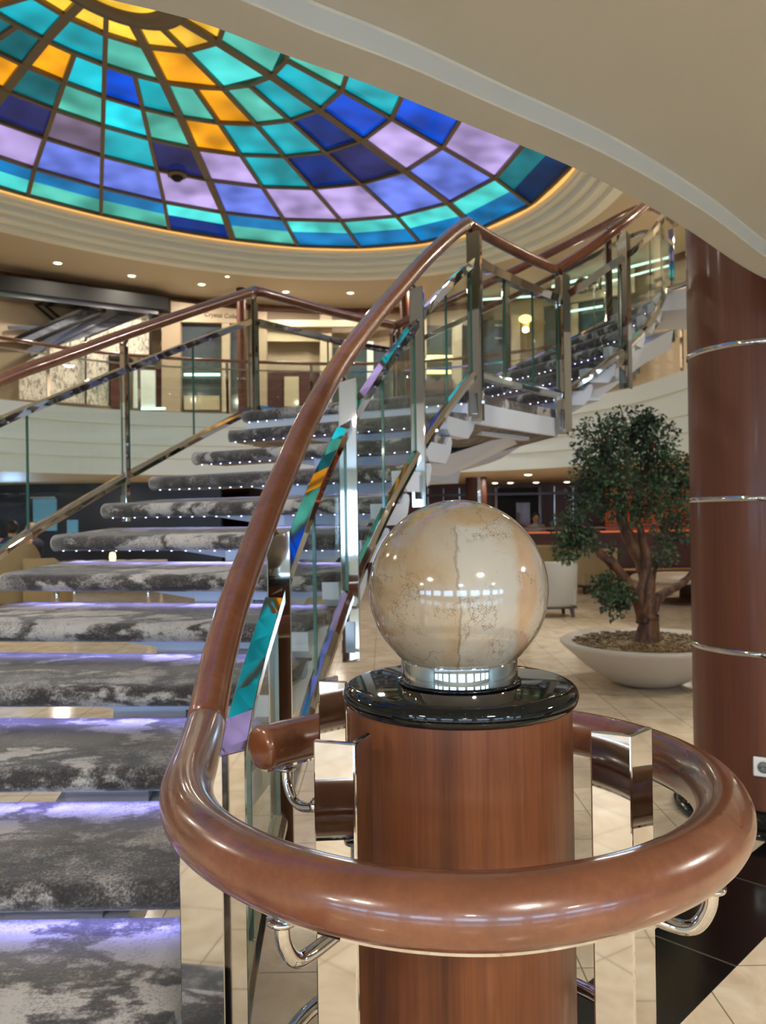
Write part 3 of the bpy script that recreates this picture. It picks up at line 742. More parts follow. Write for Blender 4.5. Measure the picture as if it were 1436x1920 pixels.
#@@STAIR
# ================================================================== STAIRCASE
TOP = lambda n: EYE - .88 + .16 * n
NR = {-3: (-.47, .80), -2: (-.47, 1.18), -1: (-.46, 1.57), 0: (-.44, 1.95), 1: (-.42, 2.33), 2: (-.38, 2.68), 3: (-.30, 3.0), 4: (-.20, 3.28), 5: (-.11, 3.52), 6: (-.01, 3.72), 7: (.09, 3.9), 8: (.21, 4.12), 9: (.34, 4.4), 10: (.50, 4.72)}
NL = {-3: (-1.75, .80), -2: (-1.75, 1.18), -1: (-1.76, 1.57), 0: (-1.77, 1.95), 1: (-1.77, 2.35), 2: (-1.76, 2.75), 3: (-1.74, 3.17), 4: (-1.70, 3.58), 5: (-1.64, 4.0), 6: (-1.53, 4.40), 7: (-1.36, 4.72), 8: (-1.17, 4.98), 9: (-.99, 5.22), 10: (-.93, 5.52)}
F2N = {11: (1.26, 5.72), 12: (1.44, 5.72), 13: (1.62, 5.76), 14: (1.82, 5.94), 15: (1.99, 6.18), 16: (2.16, 6.45), 17: (2.36, 6.82)}
F2F = {11: (.14, 7.30), 12: (.50, 7.32), 13: (.86, 7.34), 14: (1.22, 7.37), 15: (1.56, 7.40), 16: (1.92, 7.44), 17: (2.40, 7.50)}
stairs = thing('curved_staircase', 'open curved staircase of grey patterned carpeted treads rising to a landing and turning right', 'staircase', (-1.1, 1.6, 0))
led_lights = []
def make_tread(L, R_, BL, BR, top, ledz=-.0738):
    L, R_, BL, BR = [Vector((p[0], p[1], top)) for p in (L, R_, BL, BR)]
    BL = L + (BL - L) * 1.27; BR = R_ + (BR - R_) * 1.27
    W = 14
    def loft(prof, u0, u1, ns, bulge=0, sm=True):
        m = MB(); vs = []; k = len(prof)
        for i in range(ns + 1):
            u = u0 + (u1 - u0) * i / ns; a, b = L.lerp(R_, u), BL.lerp(BR, u); D = (b - a).length; d = (b - a) / D
            for s, v in prof:
                vs.append(a + d * (s if s < .2 else D + (s - 1)) + Vector((0, 0, v)))
        fs = [(i * k + q, i * k + (q + 1) % k, (i + 1) * k + (q + 1) % k, (i + 1) * k + q) for i in range(ns) for q in range(k)]
        m.add(vs, fs, sm); m.f += [list(range(k))[::-1], [ns * k + q for q in range(k)]]; m.sm += [False, False]
        return m
    nose = [(.037 - .037 * math.sin(a), -.0375 + .0375 * math.cos(a)) for a in [PI * i / 8 for i in range(9)]]
    carpet_prof = [(1.0, .030), (.16, .008)] + nose + [(.075, -.05), (1.0, -.03)]
    tray_prof = [(1.0, -.031), (.105, -.052), (.10, -.060), (.12, -.074), (.88, -.074), (.97, -.058)]
    tr = loft(tray_prof, .01, 1.0, 6, sm=False).build('tread', M['underside'], stairs)
    loft(carpet_prof, 0, 1, W).build('carpet', M['carpet'], tr)
    # white hooked end plate on the outer side
    a, b = R_, BR; D = (b - a).length; d = (b - a) / D; sd = (R_ - L).normalized(); k_ = min(D, .46) / .36
    poly = [(-.01, -.03), (-.005, -.10), (.03, -.13), (.25, -.13), (.32, -.07), (.345, -.01), (.335, .014), (.31, .018), (.285, .0), (.25, -.03)]
    MB().quad_slab([a + sd * .02 + d * (x * k_) + Vector((0, 0, z)) for x, z in poly], sd * -.07).build('end_plate', M['white_steel'], tr)
    # tapered wing under the tread
    ws = []
    for u, z in ((.34, -.074), (.56, -.125), (.84, -.125), (.97, -.09)):
        a, b = L.lerp(R_, u), BL.lerp(BR, u); d = (b - a).normalized()
        ws += [a + d * .20 + Vector((0, 0, z)), a + d * .33 + Vector((0, 0, z)), a + d * .33 + Vector((0, 0, -.07)), a + d * .20 + Vector((0, 0, -.07))]
    MB().add(ws, [(0, 1, 2, 3)] + [(i * 4 + q, (i + 1) * 4 + q, (i + 1) * 4 + (q + 1) % 4, i * 4 + (q + 1) % 4) for i in range(3) for q in range(4)] + [(15, 14, 13, 12)]).build('support_wing', M['white_steel'], tr)
    d = (BL - L).normalized()
    MB().tube([L + d * s + Vector((0, 0, v)) for s, v in [(.16, .008)] + nose + [(.10, -.062)]], .0035, 6).build('edge_piping', M['chair_grey'], tr)
    # nosing lights
    m = MB(); wd = (R_ - L).length; nn = int(wd / .075)
    for i in range(nn):
        u = (i + .5) / nn; a = L.lerp(R_, u); d = (BL.lerp(BR, u) - a).normalized()
        m.ball(a + d * .045 + Vector((0, 0, ledz)), .005, 6, 4)
    m.build('nosing_lights', M['led'], tr)
    mid = L.lerp(R_, .5) + (BL.lerp(BR, .5) - L.lerp(R_, .5)).normalized() * .085
    led_lights.append((mid + Vector((0, 0, -.078)), (R_ - L).normalized(), wd * .9))
for n_ in range(-3, 10): make_tread(NL[n_], NR[n_], NL[n_ + 1], NR[n_ + 1], TOP(n_), -.0738 if n_ > 4 else -.0695)
for n_ in range(11, 17): make_tread(F2F[n_], F2N[n_], F2F[n_ + 1], F2N[n_ + 1], TOP(n_))
# landing
LP_ = [NL[10], (-.25, 5.13), NR[10]] + [tuple(p) for p in [(.74, 5.06), (.98, 5.38), (1.24, 5.70)]] + [(.12, 7.34), (-.98, 6.12)]
LP3 = [Vector((x, y, EYE + .56)) for x, y in LP_]
ld = MB().quad_slab([v - Vector((0, 0, .03)) for v in LP3], (0, 0, .13)).build('landing', M['white_steel'], stairs, .006)
ce = sum(LP3, Vector()) / len(LP3)
MB().quad_slab([v.lerp(ce, .015) + Vector((0, 0, .1005)) for v in LP3], (0, 0, .06)).build('carpet', M['carpet'], ld)
k_ = len(LP3); lo = [v.lerp(ce, .015) - Vector((0, 0, .0305)) for v in LP3]; l2 = [v.lerp(ce, .38) - Vector((0, 0, .13)) for v in LP3]
MB().add(lo + l2, [((i + 1) % k_, i, k_ + i, k_ + (i + 1) % k_) for i in range(k_)] + [tuple(range(k_, 2 * k_))[::-1]]).build('underside', M['underside'], ld)
pp = catmull([Vector((*NL[10], TOP(10) - .04)), Vector((*NR[10], TOP(10) - .04))], 12)
m = MB(); m.tube(pp, .038, 12); m.build('nosing', M['carpet'], ld)
m = MB()
for i in range(22):
    m.ball(pp[0].lerp(pp[-1], (i + .5) / 22) + Vector((0, 0, -.04)), .0045, 6, 4)
m.build('nosing_lights', M['led'], ld)
# central steel spine
def midp(a, b, h, u=.66): return Vector((lerp(a[0], b[0], u), lerp(a[1], b[1], u), h))
sp = [midp(NL[k], NR[k], TOP(k) - .38) for k in range(-1, 10)]
sp = sp + [Vector((.05, 5.55, EYE + .33)), Vector((.45, 6.0, EYE + .33))]
sp = [sp[0] + Vector((0, -.3, -.13))] + sp
m = MB(); m.sweep(catmull(sp, 4), [(-.15, -.11), (.15, -.11), (.19, .05), (.19, .10), (-.19, .10), (-.19, .05)], smooth=False); m.build('spine_beam', M['white_steel'], stairs)
m = MB(); m.sweep(catmull([Vector((.5, 6.35, EYE + .42))] + [midp(F2F[k], F2N[k], TOP(k) - .36) for k in range(11, 18)], 4), [(-.14, -.10), (.14, -.10), (.2, .06), (-.2, .06)], smooth=False); m.build('spine_beam', M['white_steel'], stairs)
for k in range(-2, 10):
    b = midp(NL[k], NR[k], TOP(k) - .17); b.y += .26
    MB().box(b, (.26, .10, .20)).build('support_bracket', M['white_steel'], stairs)
MB().quad_slab([(.62, 5.02, EYE + .54), (1.0, 5.50, EYE + .54), (.2, 6.4, EYE + .54), (-.25, 5.9, EYE + .54)], (0, 0, -.05)).build('landing_rib', M['white_steel'], stairs)
m = MB().add([(.95, 5.35, EYE + .55), (1.10, 5.60, EYE + .55), (.45, 5.55, EYE + .26), (.05, 5.2, EYE + .26), (-.2, 5.55, EYE + .26), (.2, 6.3, EYE + .55), (-.3, 5.7, EYE + .55)],
    [(0, 1, 2, 3), (3, 2, 4), (0, 3, 4, 6), (1, 5, 2), (2, 5, 6, 4), (0, 6, 5, 1)]); m.build('landing_cradle', M['white_steel'], stairs)

# ================================================================== BALUSTRADES
def path_tools(path):
    cum = [0]
    for i in range(1, len(path)): cum.append(cum[-1] + (path[i] - path[i - 1]).length)
    return cum
def side_of(d, s):        # horizontal unit vector to the outer side
    v = Vector((d.y, -d.x, 0)).normalized(); return v * s
def vpost(name, parent, corner, da, db, la, lb, z0, z1, t=.008, cut=.0, mt=None):
    # two chrome plates meeting at a vertical corner
    root = None; m = MB(); corner = Vector((corner[0], corner[1], 0))
    for d, l in ((Vector(da), la), (Vector(db), lb)):
        d = Vector((d.x, d.y, 0)).normalized(); nrm = Vector((-d.y, d.x, 0)) * (t / 2)
        a, b = corner - d * (t * .4), corner + d * l
        top_b = z1 - cut
        m.add([a - nrm + Vector((0, 0, z0)), b - nrm + Vector((0, 0, z0)), b - nrm + Vector((0, 0, top_b)), a - nrm + Vector((0, 0, z1)),
               a + nrm + Vector((0, 0, z0)), b + nrm + Vector((0, 0, z0)), b + nrm + Vector((0, 0, top_b)), a + nrm + Vector((0, 0, z1))],
              [(0, 1, 2, 3), (7, 6, 5, 4), (0, 4, 5, 1), (1, 5, 6, 2), (2, 6, 7, 3), (3, 7, 4, 0)])
    return m.build(name, mt or M['chrome'], parent, .0025, 2)
CH_TOP = [(-.032, -.030), (.024, -.030), (.032, .022), (-.034, -.008)]
CH_FLAT = [(-.024, -.024), (.024, -.024), (.028, .018), (-.028, .018)]
CH_BOT = [(-.022, -.026), (.022, -.026), (.026, .004), (.012, .024), (-.012, .024), (-.026, .004)]
def balustrade(root, path, posts, side, dz_top=-.22, dz_bot=-.88, off=.03, first_floor=False, corners=(), rail=True, joints=1, rail_r=.036):
    cum = path_tools(path); T = cum[-1]
    if rail: MB().tube(path, rail_r, 18).build('handrail', M['rail'], root)
    def P(s, dz, o=off):
        p, d = along(path, cum, s); return p + side_of(d, side) * o + Vector((0, 0, dz))
    for a, b in zip(posts[:-1], posts[1:]):
        g = .03
        pts = [lerp(a + g, b - g, k / 8) for k in range(9)]
        MB().sweep([P(s, dz_top) for s in pts], CH_TOP if side > 0 else CH_FLAT, smooth=False).build('top_channel', M['chrome'], root, .002)
        MB().sweep([P(s, dz_bot) for s in pts], CH_BOT, smooth=False).build('bottom_channel', M['chrome'], root, .002)
        for j in range(joints + 1):
            s0, s1 = lerp(a + g, b - g, j / (joints + 1)) + .004, lerp(a + g, b - g, (j + 1) / (joints + 1)) - .004
            m = MB(); q = [lerp(s0, s1, k / 5) for k in range(6)]; w = .006
            pr = []
            for s in q:
                p, d = along(path, cum, s); nv = side_of(d, side)
                c = p + nv * off
                pr.append((c - nv * w, c + nv * w))
            for k in range(5):
                (a0, a1), (b0, b1) = pr[k], pr[k + 1]
                zt, zb = Vector((0, 0, dz_top - .018)), Vector((0, 0, dz_bot + .02))
                m.add([a0 + zb, b0 + zb, b0 + zt, a0 + zt], [(0, 1, 2, 3)], True); m.add([a1 + zb, b1 + zb, b1 + zt, a1 + zt], [(3, 2, 1, 0)], True)
            nf = len(m.f)
            for k in (0, 5):
                a0, a1 = pr[k]; m.add([a0 + zb, a1 + zb, a1 + zt, a0 + zt], [(0, 1, 2, 3)])
            gpn = m.build('glass_panel', M['glass'], root); gpn.data.materials.append(M['glass_edge'])
            for f in (nf, nf + 1): gpn.data.polygons[f].material_index = 1
    for i, s in enumerate(posts):
        p, d = along(path, cum, s); nv = side_of(d, side); d2 = Vector((d.x, d.y, 0)).normalized()
        c = p + nv * (off + .035)
        if first_floor and i == 0: continue
        z0 = p.z - 1.16
        po = vpost('post', root, c, -nv - d2 * .45, d2 - nv * .25, .066, .055, z0, p.z - .05, cut=.02)
        MB().beam(p + Vector((0, 0, -.02)), c + Vector((0, 0, -.07)) - nv * .03, .02, .012).build('rail_bracket', M['chrome'], po)
        if True:
            MB().ball(c - nv * .05 + Vector((0, 0, -(EYE * 0) + 0)) + Vector((0, 0, -1.06)), .013, 12, 8).build('bolt', M['steel'], po)
            MB().box((c.x - nv.x * .035, c.y - nv.y * .035, p.z - 1.06), (.05, .05, .12), Matrix.Rotation(math.atan2(d.y, d.x), 3, 'Z')).build('clamp_plate', M['steel'], po)

rp = [(385, 1362, 1.667), (404, 1262, 1.82), (430, 1160, 1.99), (455, 1085, 2.14), (480, 1020, 2.29), (508, 945, 2.45), (540, 870, 2.62), (570, 802, 2.79), (600, 745, 2.95), (628, 697, 3.13), (660, 650, 3.33), (705, 592, 3.65), (750, 540, 3.95), (785, 500, 4.18), (820, 465, 4.38), (850, 438, 4.57), (876, 419, 4.76)]
near_path = catmull([at_y(*q) for q in rp], 4)
near = thing('outer_stair_balustrade', 'curving wood handrail with chrome posts and glass nearest the camera, rising from the ring rail', 'balustrade', (-.33, 1.65, 0))
cum = path_tools(near_path)
def s_at(path, y):
    c = path_tools(path)
    return min(zip(c, path), key=lambda t: abs(t[1].y - y))[0]
balustrade(near, near_path, [.02, s_at(near_path, 2.42), s_at(near_path, 3.17), s_at(near_path, 4.05), cum[-1] - .01], 1, first_floor=True, rail_r=.040)
p0 = at_y(418, 1700, 1.62)
vpost('post', near, p0, (-1, .10, 0), (.72, .70, 0), .088, .055, 0, EYE - .475)
lp2 = [at_y(876, 419, 4.76), at_y(915, 443, 4.97), at_y(950, 462, 5.18), at_y(998, 486, 5.42), at_y(1043, 506, 5.68)]
lp2 = catmull(lp2, 4); balustrade(near, lp2, [.02, path_tools(lp2)[-1] - .01], 1, joints=2)
f2 = [at_y(1043, 506, 5.68), at_y(1100, 470, 5.70), at_y(1160, 425, 5.76), at_y(1210, 384, 6.15), Vector((2.28, 6.62, EYE + 2.6)), Vector((2.5, 6.85, EYE + 2.78)), Vector((3.3, 6.55, EYE + 2.8))]
f2 = catmull(f2, 5); c_ = path_tools(f2); balustrade(near, f2, [.03, s_at(f2, 5.78), s_at(f2, 6.6), c_[-1] - .02], 1)
# inner balustrade
inner = thing('inner_stair_balustrade', 'far side balustrade with brown handrail and chrome posts, climbing from the left edge', 'balustrade', (-1.9, 3.6, 0))
lp = catmull([Vector((-2.12, 2.3, EYE - .12)), Vector((-2.1, 3.2, EYE + .30)), at_y(0, 712, 4.1), at_y(110, 672, 4.5), at_y(240, 625, 5.0), at_y(360, 584, 5.52), at_y(478, 545, 6.09)], 5)
c_ = path_tools(lp); balustrade(inner, lp, [.05, s_at(lp, 3.55), s_at(lp, 4.98), c_[-1] - .01], -1)
lb = catmull([at_y(478, 545, 6.09), at_y(560, 568, 6.45), at_y(650, 592, 6.88), at_y(742, 611, 7.32)], 5)
c_ = path_tools(lb); balustrade(inner, lb, [.02, c_[-1] - .01], -1)
lf = catmull([at_y(742, 611, 7.32), at_y(860, 556, 7.33), at_y(980, 500, 7.34), at_y(1100, 440, 7.36), at_y(1210, 388, 7.45), Vector((2.9, 7.9, EYE + 2.8))], 5)
c_ = path_tools(lf); balustrade(inner, lf, [.03, c_[-1] * .34, c_[-1] * .67, c_[-1] - .02], -1)

# ================================================================== RING RAIL
ring = thing('ring_handrail', 'curved ring of glossy brown handrail encircling the wooden newel in the foreground', 'handrail', (.10, 1.27, 0))
raw = [(-.365, 1.667), (-.356, 1.56), (-.336, 1.42), (-.314, 1.27), (-.270, 1.14), (-.205, 1.04), (-.115, .955), (-.01, .898), (.10, .878), (.20, .895), (.30, .938), (.39, 1.01), (.455, 1.10), (.492, 1.20), (.502, 1.31), (.475, 1.43), (.415, 1.535), (.33, 1.61), (.22, 1.66), (.10, 1.675), (-.02, 1.655), (-.125, 1.60), (-.185, 1.552), (-.228, 1.512)]
rh = EYE - .43
J = near_path[0]
pts = [Vector((J.x, J.y, J.z))] + [Vector((x, y, rh)) for x, y in raw[1:]]
RP = catmull(pts, 8)
ed_ = (RP[-1] - RP[-2]).normalized(); RE = RP + [RP[-1] + ed_ * q for q in (.006, .012, .0155, .017)]; nR = len(RP)
MB().tube(RE, lambda i: .041 if i < nR else (.0402, .036, .028, .016)[i - nR], 28).build('ring_rail', M['rail'], ring)
MB().sweep([p + Vector((0, 0, -.043)) for p in RP], [(-.010, -.0015), (.010, -.0015), (.010, .004), (-.010, .004)], smooth=False).build('chrome_strip', M['chrome'], ring)
RC = Vector((.10, 1.27, 0))
def radial_post(cx, cy, da, db, wa=.056, wb=.056):
    c = Vector((cx, cy, 0)); o = (c - RC).normalized(); s = Vector((-o.y, o.x, 0))
    po = vpost('post', ring, c, (*da, 0), (*db, 0), wa, wb, 0, EYE - .30, t=.009)
    # hook bracket from the post to the underside of the ring
    q = min(RP, key=lambda p: (Vector((p.x, p.y, 0)) - (RC + o * .4)).length)
    zb = EYE - .53
    path = catmull([Vector((q.x, q.y, rh - .045)), Vector((q.x, q.y, rh - .075)) + o * -.002, Vector((q.x, q.y, zb - .005)) - o * .02, Vector((q.x, q.y, zb - .012)) - o * .05, Vector((c.x, c.y, zb - .002)) + o * .004], 6)
    MB().tube(path, .0095, 12).build('hook_bracket', M['chrome'], po)
    MB().tube([Vector((c.x, c.y, zb - .002)) + o * .012, Vector((c.x, c.y, zb - .002)) + o * .022], .014, 14).build('collar', M['chrome'], po)
    MB().lathe([(0, rh - .053), (.018, rh - .053), (.019, rh - .050), (.019, rh - .047), (0, rh - .047)], (q.x, q.y, 0), 24).build('mounting_plate', M['chrome'], po)
radial_post(-.044, 1.07, (-1, .35), (.42, 1), .056, .052); radial_post(.326, 1.09, (-1, .55), (.72, .70), .052, .056); radial_post(-.118, 1.48, (1, -.30), (.5, .8), .050, .050); radial_post(.235, 1.50, (-.3, -1), (.9, -.2), .04, .04)
MB().tube([Vector((.125 + .31 * math.cos(2 * PI * i / 64), 1.27 + .31 * math.sin(2 * PI * i / 64), EYE - .87)) for i in range(64)], .013, 12, closed=True).build('foot_ring', M['chrome'], ring)

#@@NEWEL
nx = at_y(866, 1600, 1.27).x; NC = Vector((nx, 1.27, 0))
newel = thing('newel_drum', 'round walnut newel drum with black granite top inside the ring rail', 'newel post', NC)
r = .172
MB().lathe([(0, 0), (r, 0), (r, EYE - .283)], NC, 96).build('shaft', M['wood'], newel)
tz = EYE - .262
bn = [(0, tz - .034), (.168, tz - .034)] + [(.166 + .0165 * math.cos(a) - .0, tz - .017 + .0165 * math.sin(a)) for a in [(-PI / 2 + PI * i / 10) for i in range(11)]] + [(0, tz)]
MB().lathe(bn, NC, 96).build('granite_top', M['granite'], newel)
MB().lathe([(.0905, tz), (.0905, tz + .034), (.0895, tz + .037), (.086, tz + .037), (.085, tz + .001)], NC, 96).build('chrome_collar', M['chrome'], newel)
MB().lathe([(.0905, tz + .0005), (.096, tz + .0005), (.096, tz + .003), (.0905, tz + .005)], NC, 96).build('collar_base', M['granite'], newel)
sb = MB().ball(NC + Vector((0, 0, EYE - .118)), .1395, 96, 64).build('stone_sphere', M['marble'])
recenter(sb); tag(sb, 'polished beige marble sphere with brown veins resting in the chrome collar on the newel', 'sphere')

# big wood column on the right
CC = Vector((1.915, 4.06, 0)); CR = .355
col = thing('wood_column', 'large mahogany veneered round column with chrome bands at the right edge', 'column', CC)
MB().lathe([(CR, .05), (CR, HC)], CC, 96).build('shaft', M['column_wood'], col)
MB().lathe([(0, 0), (CR + .10, 0), (CR + .10, .03), (CR + .07, .035), (CR + .04, .035), (CR + .04, .09), (CR + .03, .10), (0, .10)], CC, 96).build('black_plinth', M['granite'], col)
for py in (650, 936, 1222):
    h = EYE + (956 - py) * 3.86 / F
    MB().lathe([(CR, h - .013), (CR + .006, h - .011), (CR + .006, h + .011), (CR, h + .013)], CC, 96).build('chrome_band', M['chrome'], col)
d = ray(1432, 1438); ang = math.atan2(d.y, d.x); u = Vector((d.x, d.y, 0)).normalized()
# point of the column surface under the outlet
b_ = u.dot(CC); t_ = b_ - math.sqrt(max(0, CR ** 2 - (CC.length ** 2 - b_ ** 2))); sp_ = u * t_
h = EYE + (ray(1432, 1438).z / math.hypot(d.x, d.y)) * t_
nr = (sp_ - CC).normalized(); rot = Matrix.Rotation(math.atan2(nr.y, nr.x) + PI / 2, 3, 'Z')
so = thing('wall_socket', 'white power outlet on the wood column near the floor', 'socket', sp_ + Vector((0, 0, h - .045)))
pz = sp_ + nr * .004 + Vector((0, 0, h))
MB().box(pz, (.09, .014, .09), rot).build('cover_plate', M['plastic_white'], so, .006, 3)
def disc(c, nrm, r0, r1, dep, mt, nm, par):
    s = Vector((-nrm.y, nrm.x, 0)); vs = []
    for rr, q in ((r0, 0), (r0, dep), (r1, dep), (r1, 0)): vs += [c + nrm * q + (s * math.cos(2 * PI * i / 28) + Vector((0, 0, 1)) * math.sin(2 * PI * i / 28)) * rr for i in range(28)]
    return MB().add(vs, [(k * 28 + i, k * 28 + (i + 1) % 28, ((k + 1) % 4) * 28 + (i + 1) % 28, ((k + 1) % 4) * 28 + i) for k in range(4) for i in range(28)], True).build(nm, mt, par)
disc(pz + nr * .007, nr, .027, .023, .002, M['plastic_grey'], 'socket_ring', so)
disc(pz + nr * .0065, nr, .0225, .001, .0012, M['plastic_grey'], 'socket_well', so)
for s_ in (-1, 1): MB().ball(pz + nr * .008 + Vector((-nr.y, nr.x, 0)) * (.0095 * s_), .003, 10, 6).build('pin_hole', M['black'], so)

#@@PLANT
BC = at_y(1212, 1215, 7.05); BC.z = 0
bowl = thing('planter_bowl', 'wide pale stone bowl planter standing on the tiled floor', 'planter', BC)
prof = [(0, .0), (.20, 0), (.27, .015), (.40, .08), (.54, .19), (.66, .31), (.71, .355), (.735, .385), (.735, .40), (.72, .412), (.665, .405), (.64, .38), (.0, .34)]
prof = [(a, b * .93) for a, b in prof]
MB().lathe(prof, BC, 80).build('bowl', M['bowl'], bowl)
m = MB().lathe([(0, .365), (.3, .36), (.55, .355), (.645, .345)], BC, 60); m.build('bark_mulch', M['chips'], bowl)
m = MB(); rnd = random.Random(3)
for i in range(900):
    a, rr = rnd.random() * 2 * PI, .63 * math.sqrt(rnd.random()); c = BC + Vector((rr * math.cos(a), rr * math.sin(a), .358 + rnd.random() * .012))
    m.box(c, (.035, .014, .008), Matrix.Rotation(rnd.random() * 6, 3, 'Z') @ Matrix.Rotation(rnd.uniform(-.6, .6), 3, 'X'))
o = m.build('mulch_chips', M['chips'], bowl); o['kind'] = 'stuff'
TB = BC + Vector((0, 0, .345))
tree = thing('ficus_tree', 'small gnarled ficus tree with dark green leaves growing in the stone bowl', 'tree', TB)
def tp(px, py, y=7.05): return at_y(px, py, y)
def limb(pts, r0, r1, n=12, seed=0):
    P = catmull(pts, 6); k = len(P); m = MB()
    m.tube(P, lambda i: lerp(r0, r1, (i / (k - 1)) ** .8) * (1 + .10 * math.sin(i * 1.7 + seed)), n); return m
trunk = MB()
def addm(dst, src): dst.add(src.v, src.f, True)
tw = MB(); flare = [(.13, 0), (.115, .05), (.095, .12), (.082, .2), (.078, .28)]
vs = []
for k, (rr, z) in enumerate(flare):
    vs += [TB + Vector((rr * (1 + .16 * math.sin(3 * a + z * 8) + .08 * math.sin(7 * a)) * math.cos(a) + .02 * k * .3, rr * (1 + .16 * math.sin(3 * a + z * 8)) * math.sin(a), z - .03)) for a in [2 * PI * i / 28 for i in range(28)]]
tw.add(vs, [(k * 28 + i, k * 28 + (i + 1) % 28, (k + 1) * 28 + (i + 1) % 28, (k + 1) * 28 + i) for k in range(4) for i in range(28)], True)
addm(trunk, tw)
addm(trunk, limb([tp(1212, 1160), tp(1214, 1110), tp(1205, 1060), tp(1180, 1010), tp(1163, 965), tp(1168, 920, 6.98), tp(1176, 870), tp(1172, 830)], .085, .022, 14, 1))
addm(trunk, limb([tp(1205, 1165, 7.0), tp(1200, 1120, 6.95), tp(1212, 1060, 6.97), tp(1205, 1010, 7.0), tp(1193, 960, 7.0), tp(1204, 900), tp(1225, 850)], .055, .018, 12, 2))
addm(trunk, limb([tp(1208, 1150), tp(1190, 1120, 6.9), tp(1160, 1070, 6.8), tp(1125, 1038, 6.75), tp(1100, 1010, 6.7), tp(1080, 1000, 6.7)], .062, .02, 12, 3))
addm(trunk, limb([tp(1220, 1150), tp(1235, 1120, 7.1), tp(1262, 1103, 7.15), tp(1285, 1088, 7.2), tp(1310, 1060, 7.2)], .055, .025, 12, 4))
addm(trunk, limb([tp(1215, 1130, 7.15), tp(1225, 1080, 7.3), tp(1240, 1020, 7.4), tp(1262, 960, 7.4)], .03, .012, 10, 5))
trunk.build('trunk', M['bark'], tree)
# foliage: (px, py, depth, radius px, leaves)
clusters = [(1125, 830, 7.0, 52, 620), (1175, 810, 7.1, 50, 560), (1225, 825, 7.0, 48, 520), (1110, 880, 6.9, 42, 420), (1150, 895, 6.8, 50, 560), (1205, 880, 7.2, 55, 600), (1250, 880, 7.0, 45, 460),
    (1100, 930, 6.9, 38, 330), (1145, 945, 6.9, 34, 260), (1070, 990, 6.7, 34, 420), (1060, 1030, 6.7, 26, 240), (1095, 1010, 6.7, 30, 260), (1215, 930, 6.8, 42, 420), (1255, 945, 7.1, 38, 320),
    (1135, 1100, 6.7, 28, 300), (1165, 1115, 6.8, 26, 240), (1250, 1000, 7.2, 30, 220), (1215, 790, 7.0, 24, 160), (1245, 1040, 7.1, 26, 130), (1290, 900, 7.1, 50, 420), (1300, 980, 7.1, 40, 260), (1190, 960, 6.9, 24, 120), (1150, 1040, 7.2, 20, 70), (1150, 1130, 6.8, 30, 160)]
rnd = random.Random(11)
for (px, py, y, rp_, nl) in clusters:
    c = at_y(px, py, y); R = rp_ * y / F * 1.05; m = MB(); ax = at_y(1190, 950, 7.05)
    for t_ in range(max(3, nl // 45)):       # twigs
        q = c + Vector((rnd.gauss(0, .45), rnd.gauss(0, .45), rnd.gauss(0, .45))) * R
        m.tube([c.lerp(ax, .25), c.lerp(q, .5) + Vector((0, 0, .02)), q], .005, 5)
    tm = m.build('twigs', M['bark'], tree); m = MB()
    for i in range(int(nl * 1.25)):
        v = Vector((rnd.gauss(0, 1), rnd.gauss(0, 1), rnd.gauss(0, 1))).normalized() * R * (rnd.random() ** .45)
        p = c + v; l = rnd.uniform(.03, .05); w = l * .36
        d = (v.normalized() * .6 + Vector((rnd.gauss(0, .6), rnd.gauss(0, .6), rnd.gauss(-.25, .5)))).normalized(); s = d.cross(Vector((rnd.gauss(0, 1), rnd.gauss(0, 1), 1.4))).normalized(); u_ = d.cross(s) * w * .35
        m.add([p, p + d * l * .35 + s * w - u_, p + d * l, p + d * l * .35 - s * w - u_, p + d * l * .45], [(0, 1, 4), (1, 2, 4), (2, 3, 4), (3, 0, 4)], False)
    o = m.build('foliage', M['leaf'], tree); o['kind'] = 'stuff'

#@@FURNITURE
def tub_chair(loc, rotz, label, mt, w=.66, h=.78, seat_h=.40, group=None, leg_h=.16):
    t = thing('tub_armchair', label, 'armchair', loc, group); Rm = Matrix.Rotation(rotz, 3, 'Z'); L0 = Vector(loc)
    def fin(m, nm, mm, bev=0):
        m.v = [Rm @ v + L0 for v in m.v]; return m.build(nm, mm, t, bev)
    m = MB(); n = 22; vs = []
    for i in range(n + 1):      # back towards -y, opening to +y
        a = PI + (PI * 1.0) * i / n; hh = h if 4 < i < n - 4 else lerp(h * .8, h, min(i, n - i) / 5)
        for rr, z in ((w / 2 * .92, leg_h), (w / 2, leg_h + .05), (w / 2 * 1.06, hh - .02), (w / 2 * 1.03, hh), (w / 2 * .86, hh), (w / 2 * .8, seat_h), (w / 2 * .8, leg_h)):
            vs.append(Vector((rr * math.cos(a), rr * math.sin(a) + .02, z)))
    m.add(vs, [(i * 7 + q, (i + 1) * 7 + q, (i + 1) * 7 + (q + 1) % 7, i * 7 + (q + 1) % 7) for i in range(n) for q in range(7)], True)
    m.f += [list(range(7)), [n * 7 + q for q in range(7)][::-1]]; m.sm += [False] * 2
    fin(m, 'curved_back', mt)
    fin(MB().box((0, .03, (leg_h + seat_h) / 2), (w * .78, w * .80, seat_h - leg_h)), 'seat', mt, .03)
    fin(MB().box((0, 0, leg_h - .02), (w * .8, w * .7, .035)), 'base_frame', M['leg_wood'])
    for sx in (-1, 1):
        for sy in (-1, 1):
            fin(MB().add([(sx * w * .3 + a * .028, sy * w * .28 + b * .028, leg_h - .03) for a, b in ((-1, -1), (1, -1), (1, 1), (-1, 1))] + [(sx * w * .33 + a * .018, sy * w * .31 + b * .018, 0) for a, b in ((-1, -1), (1, -1), (1, 1), (-1, 1))], [(0, 1, 2, 3), (7, 6, 5, 4), (0, 4, 5, 1), (1, 5, 6, 2), (2, 6, 7, 3), (3, 7, 4, 0)]), 'leg', M['leg_wood'])
    return t
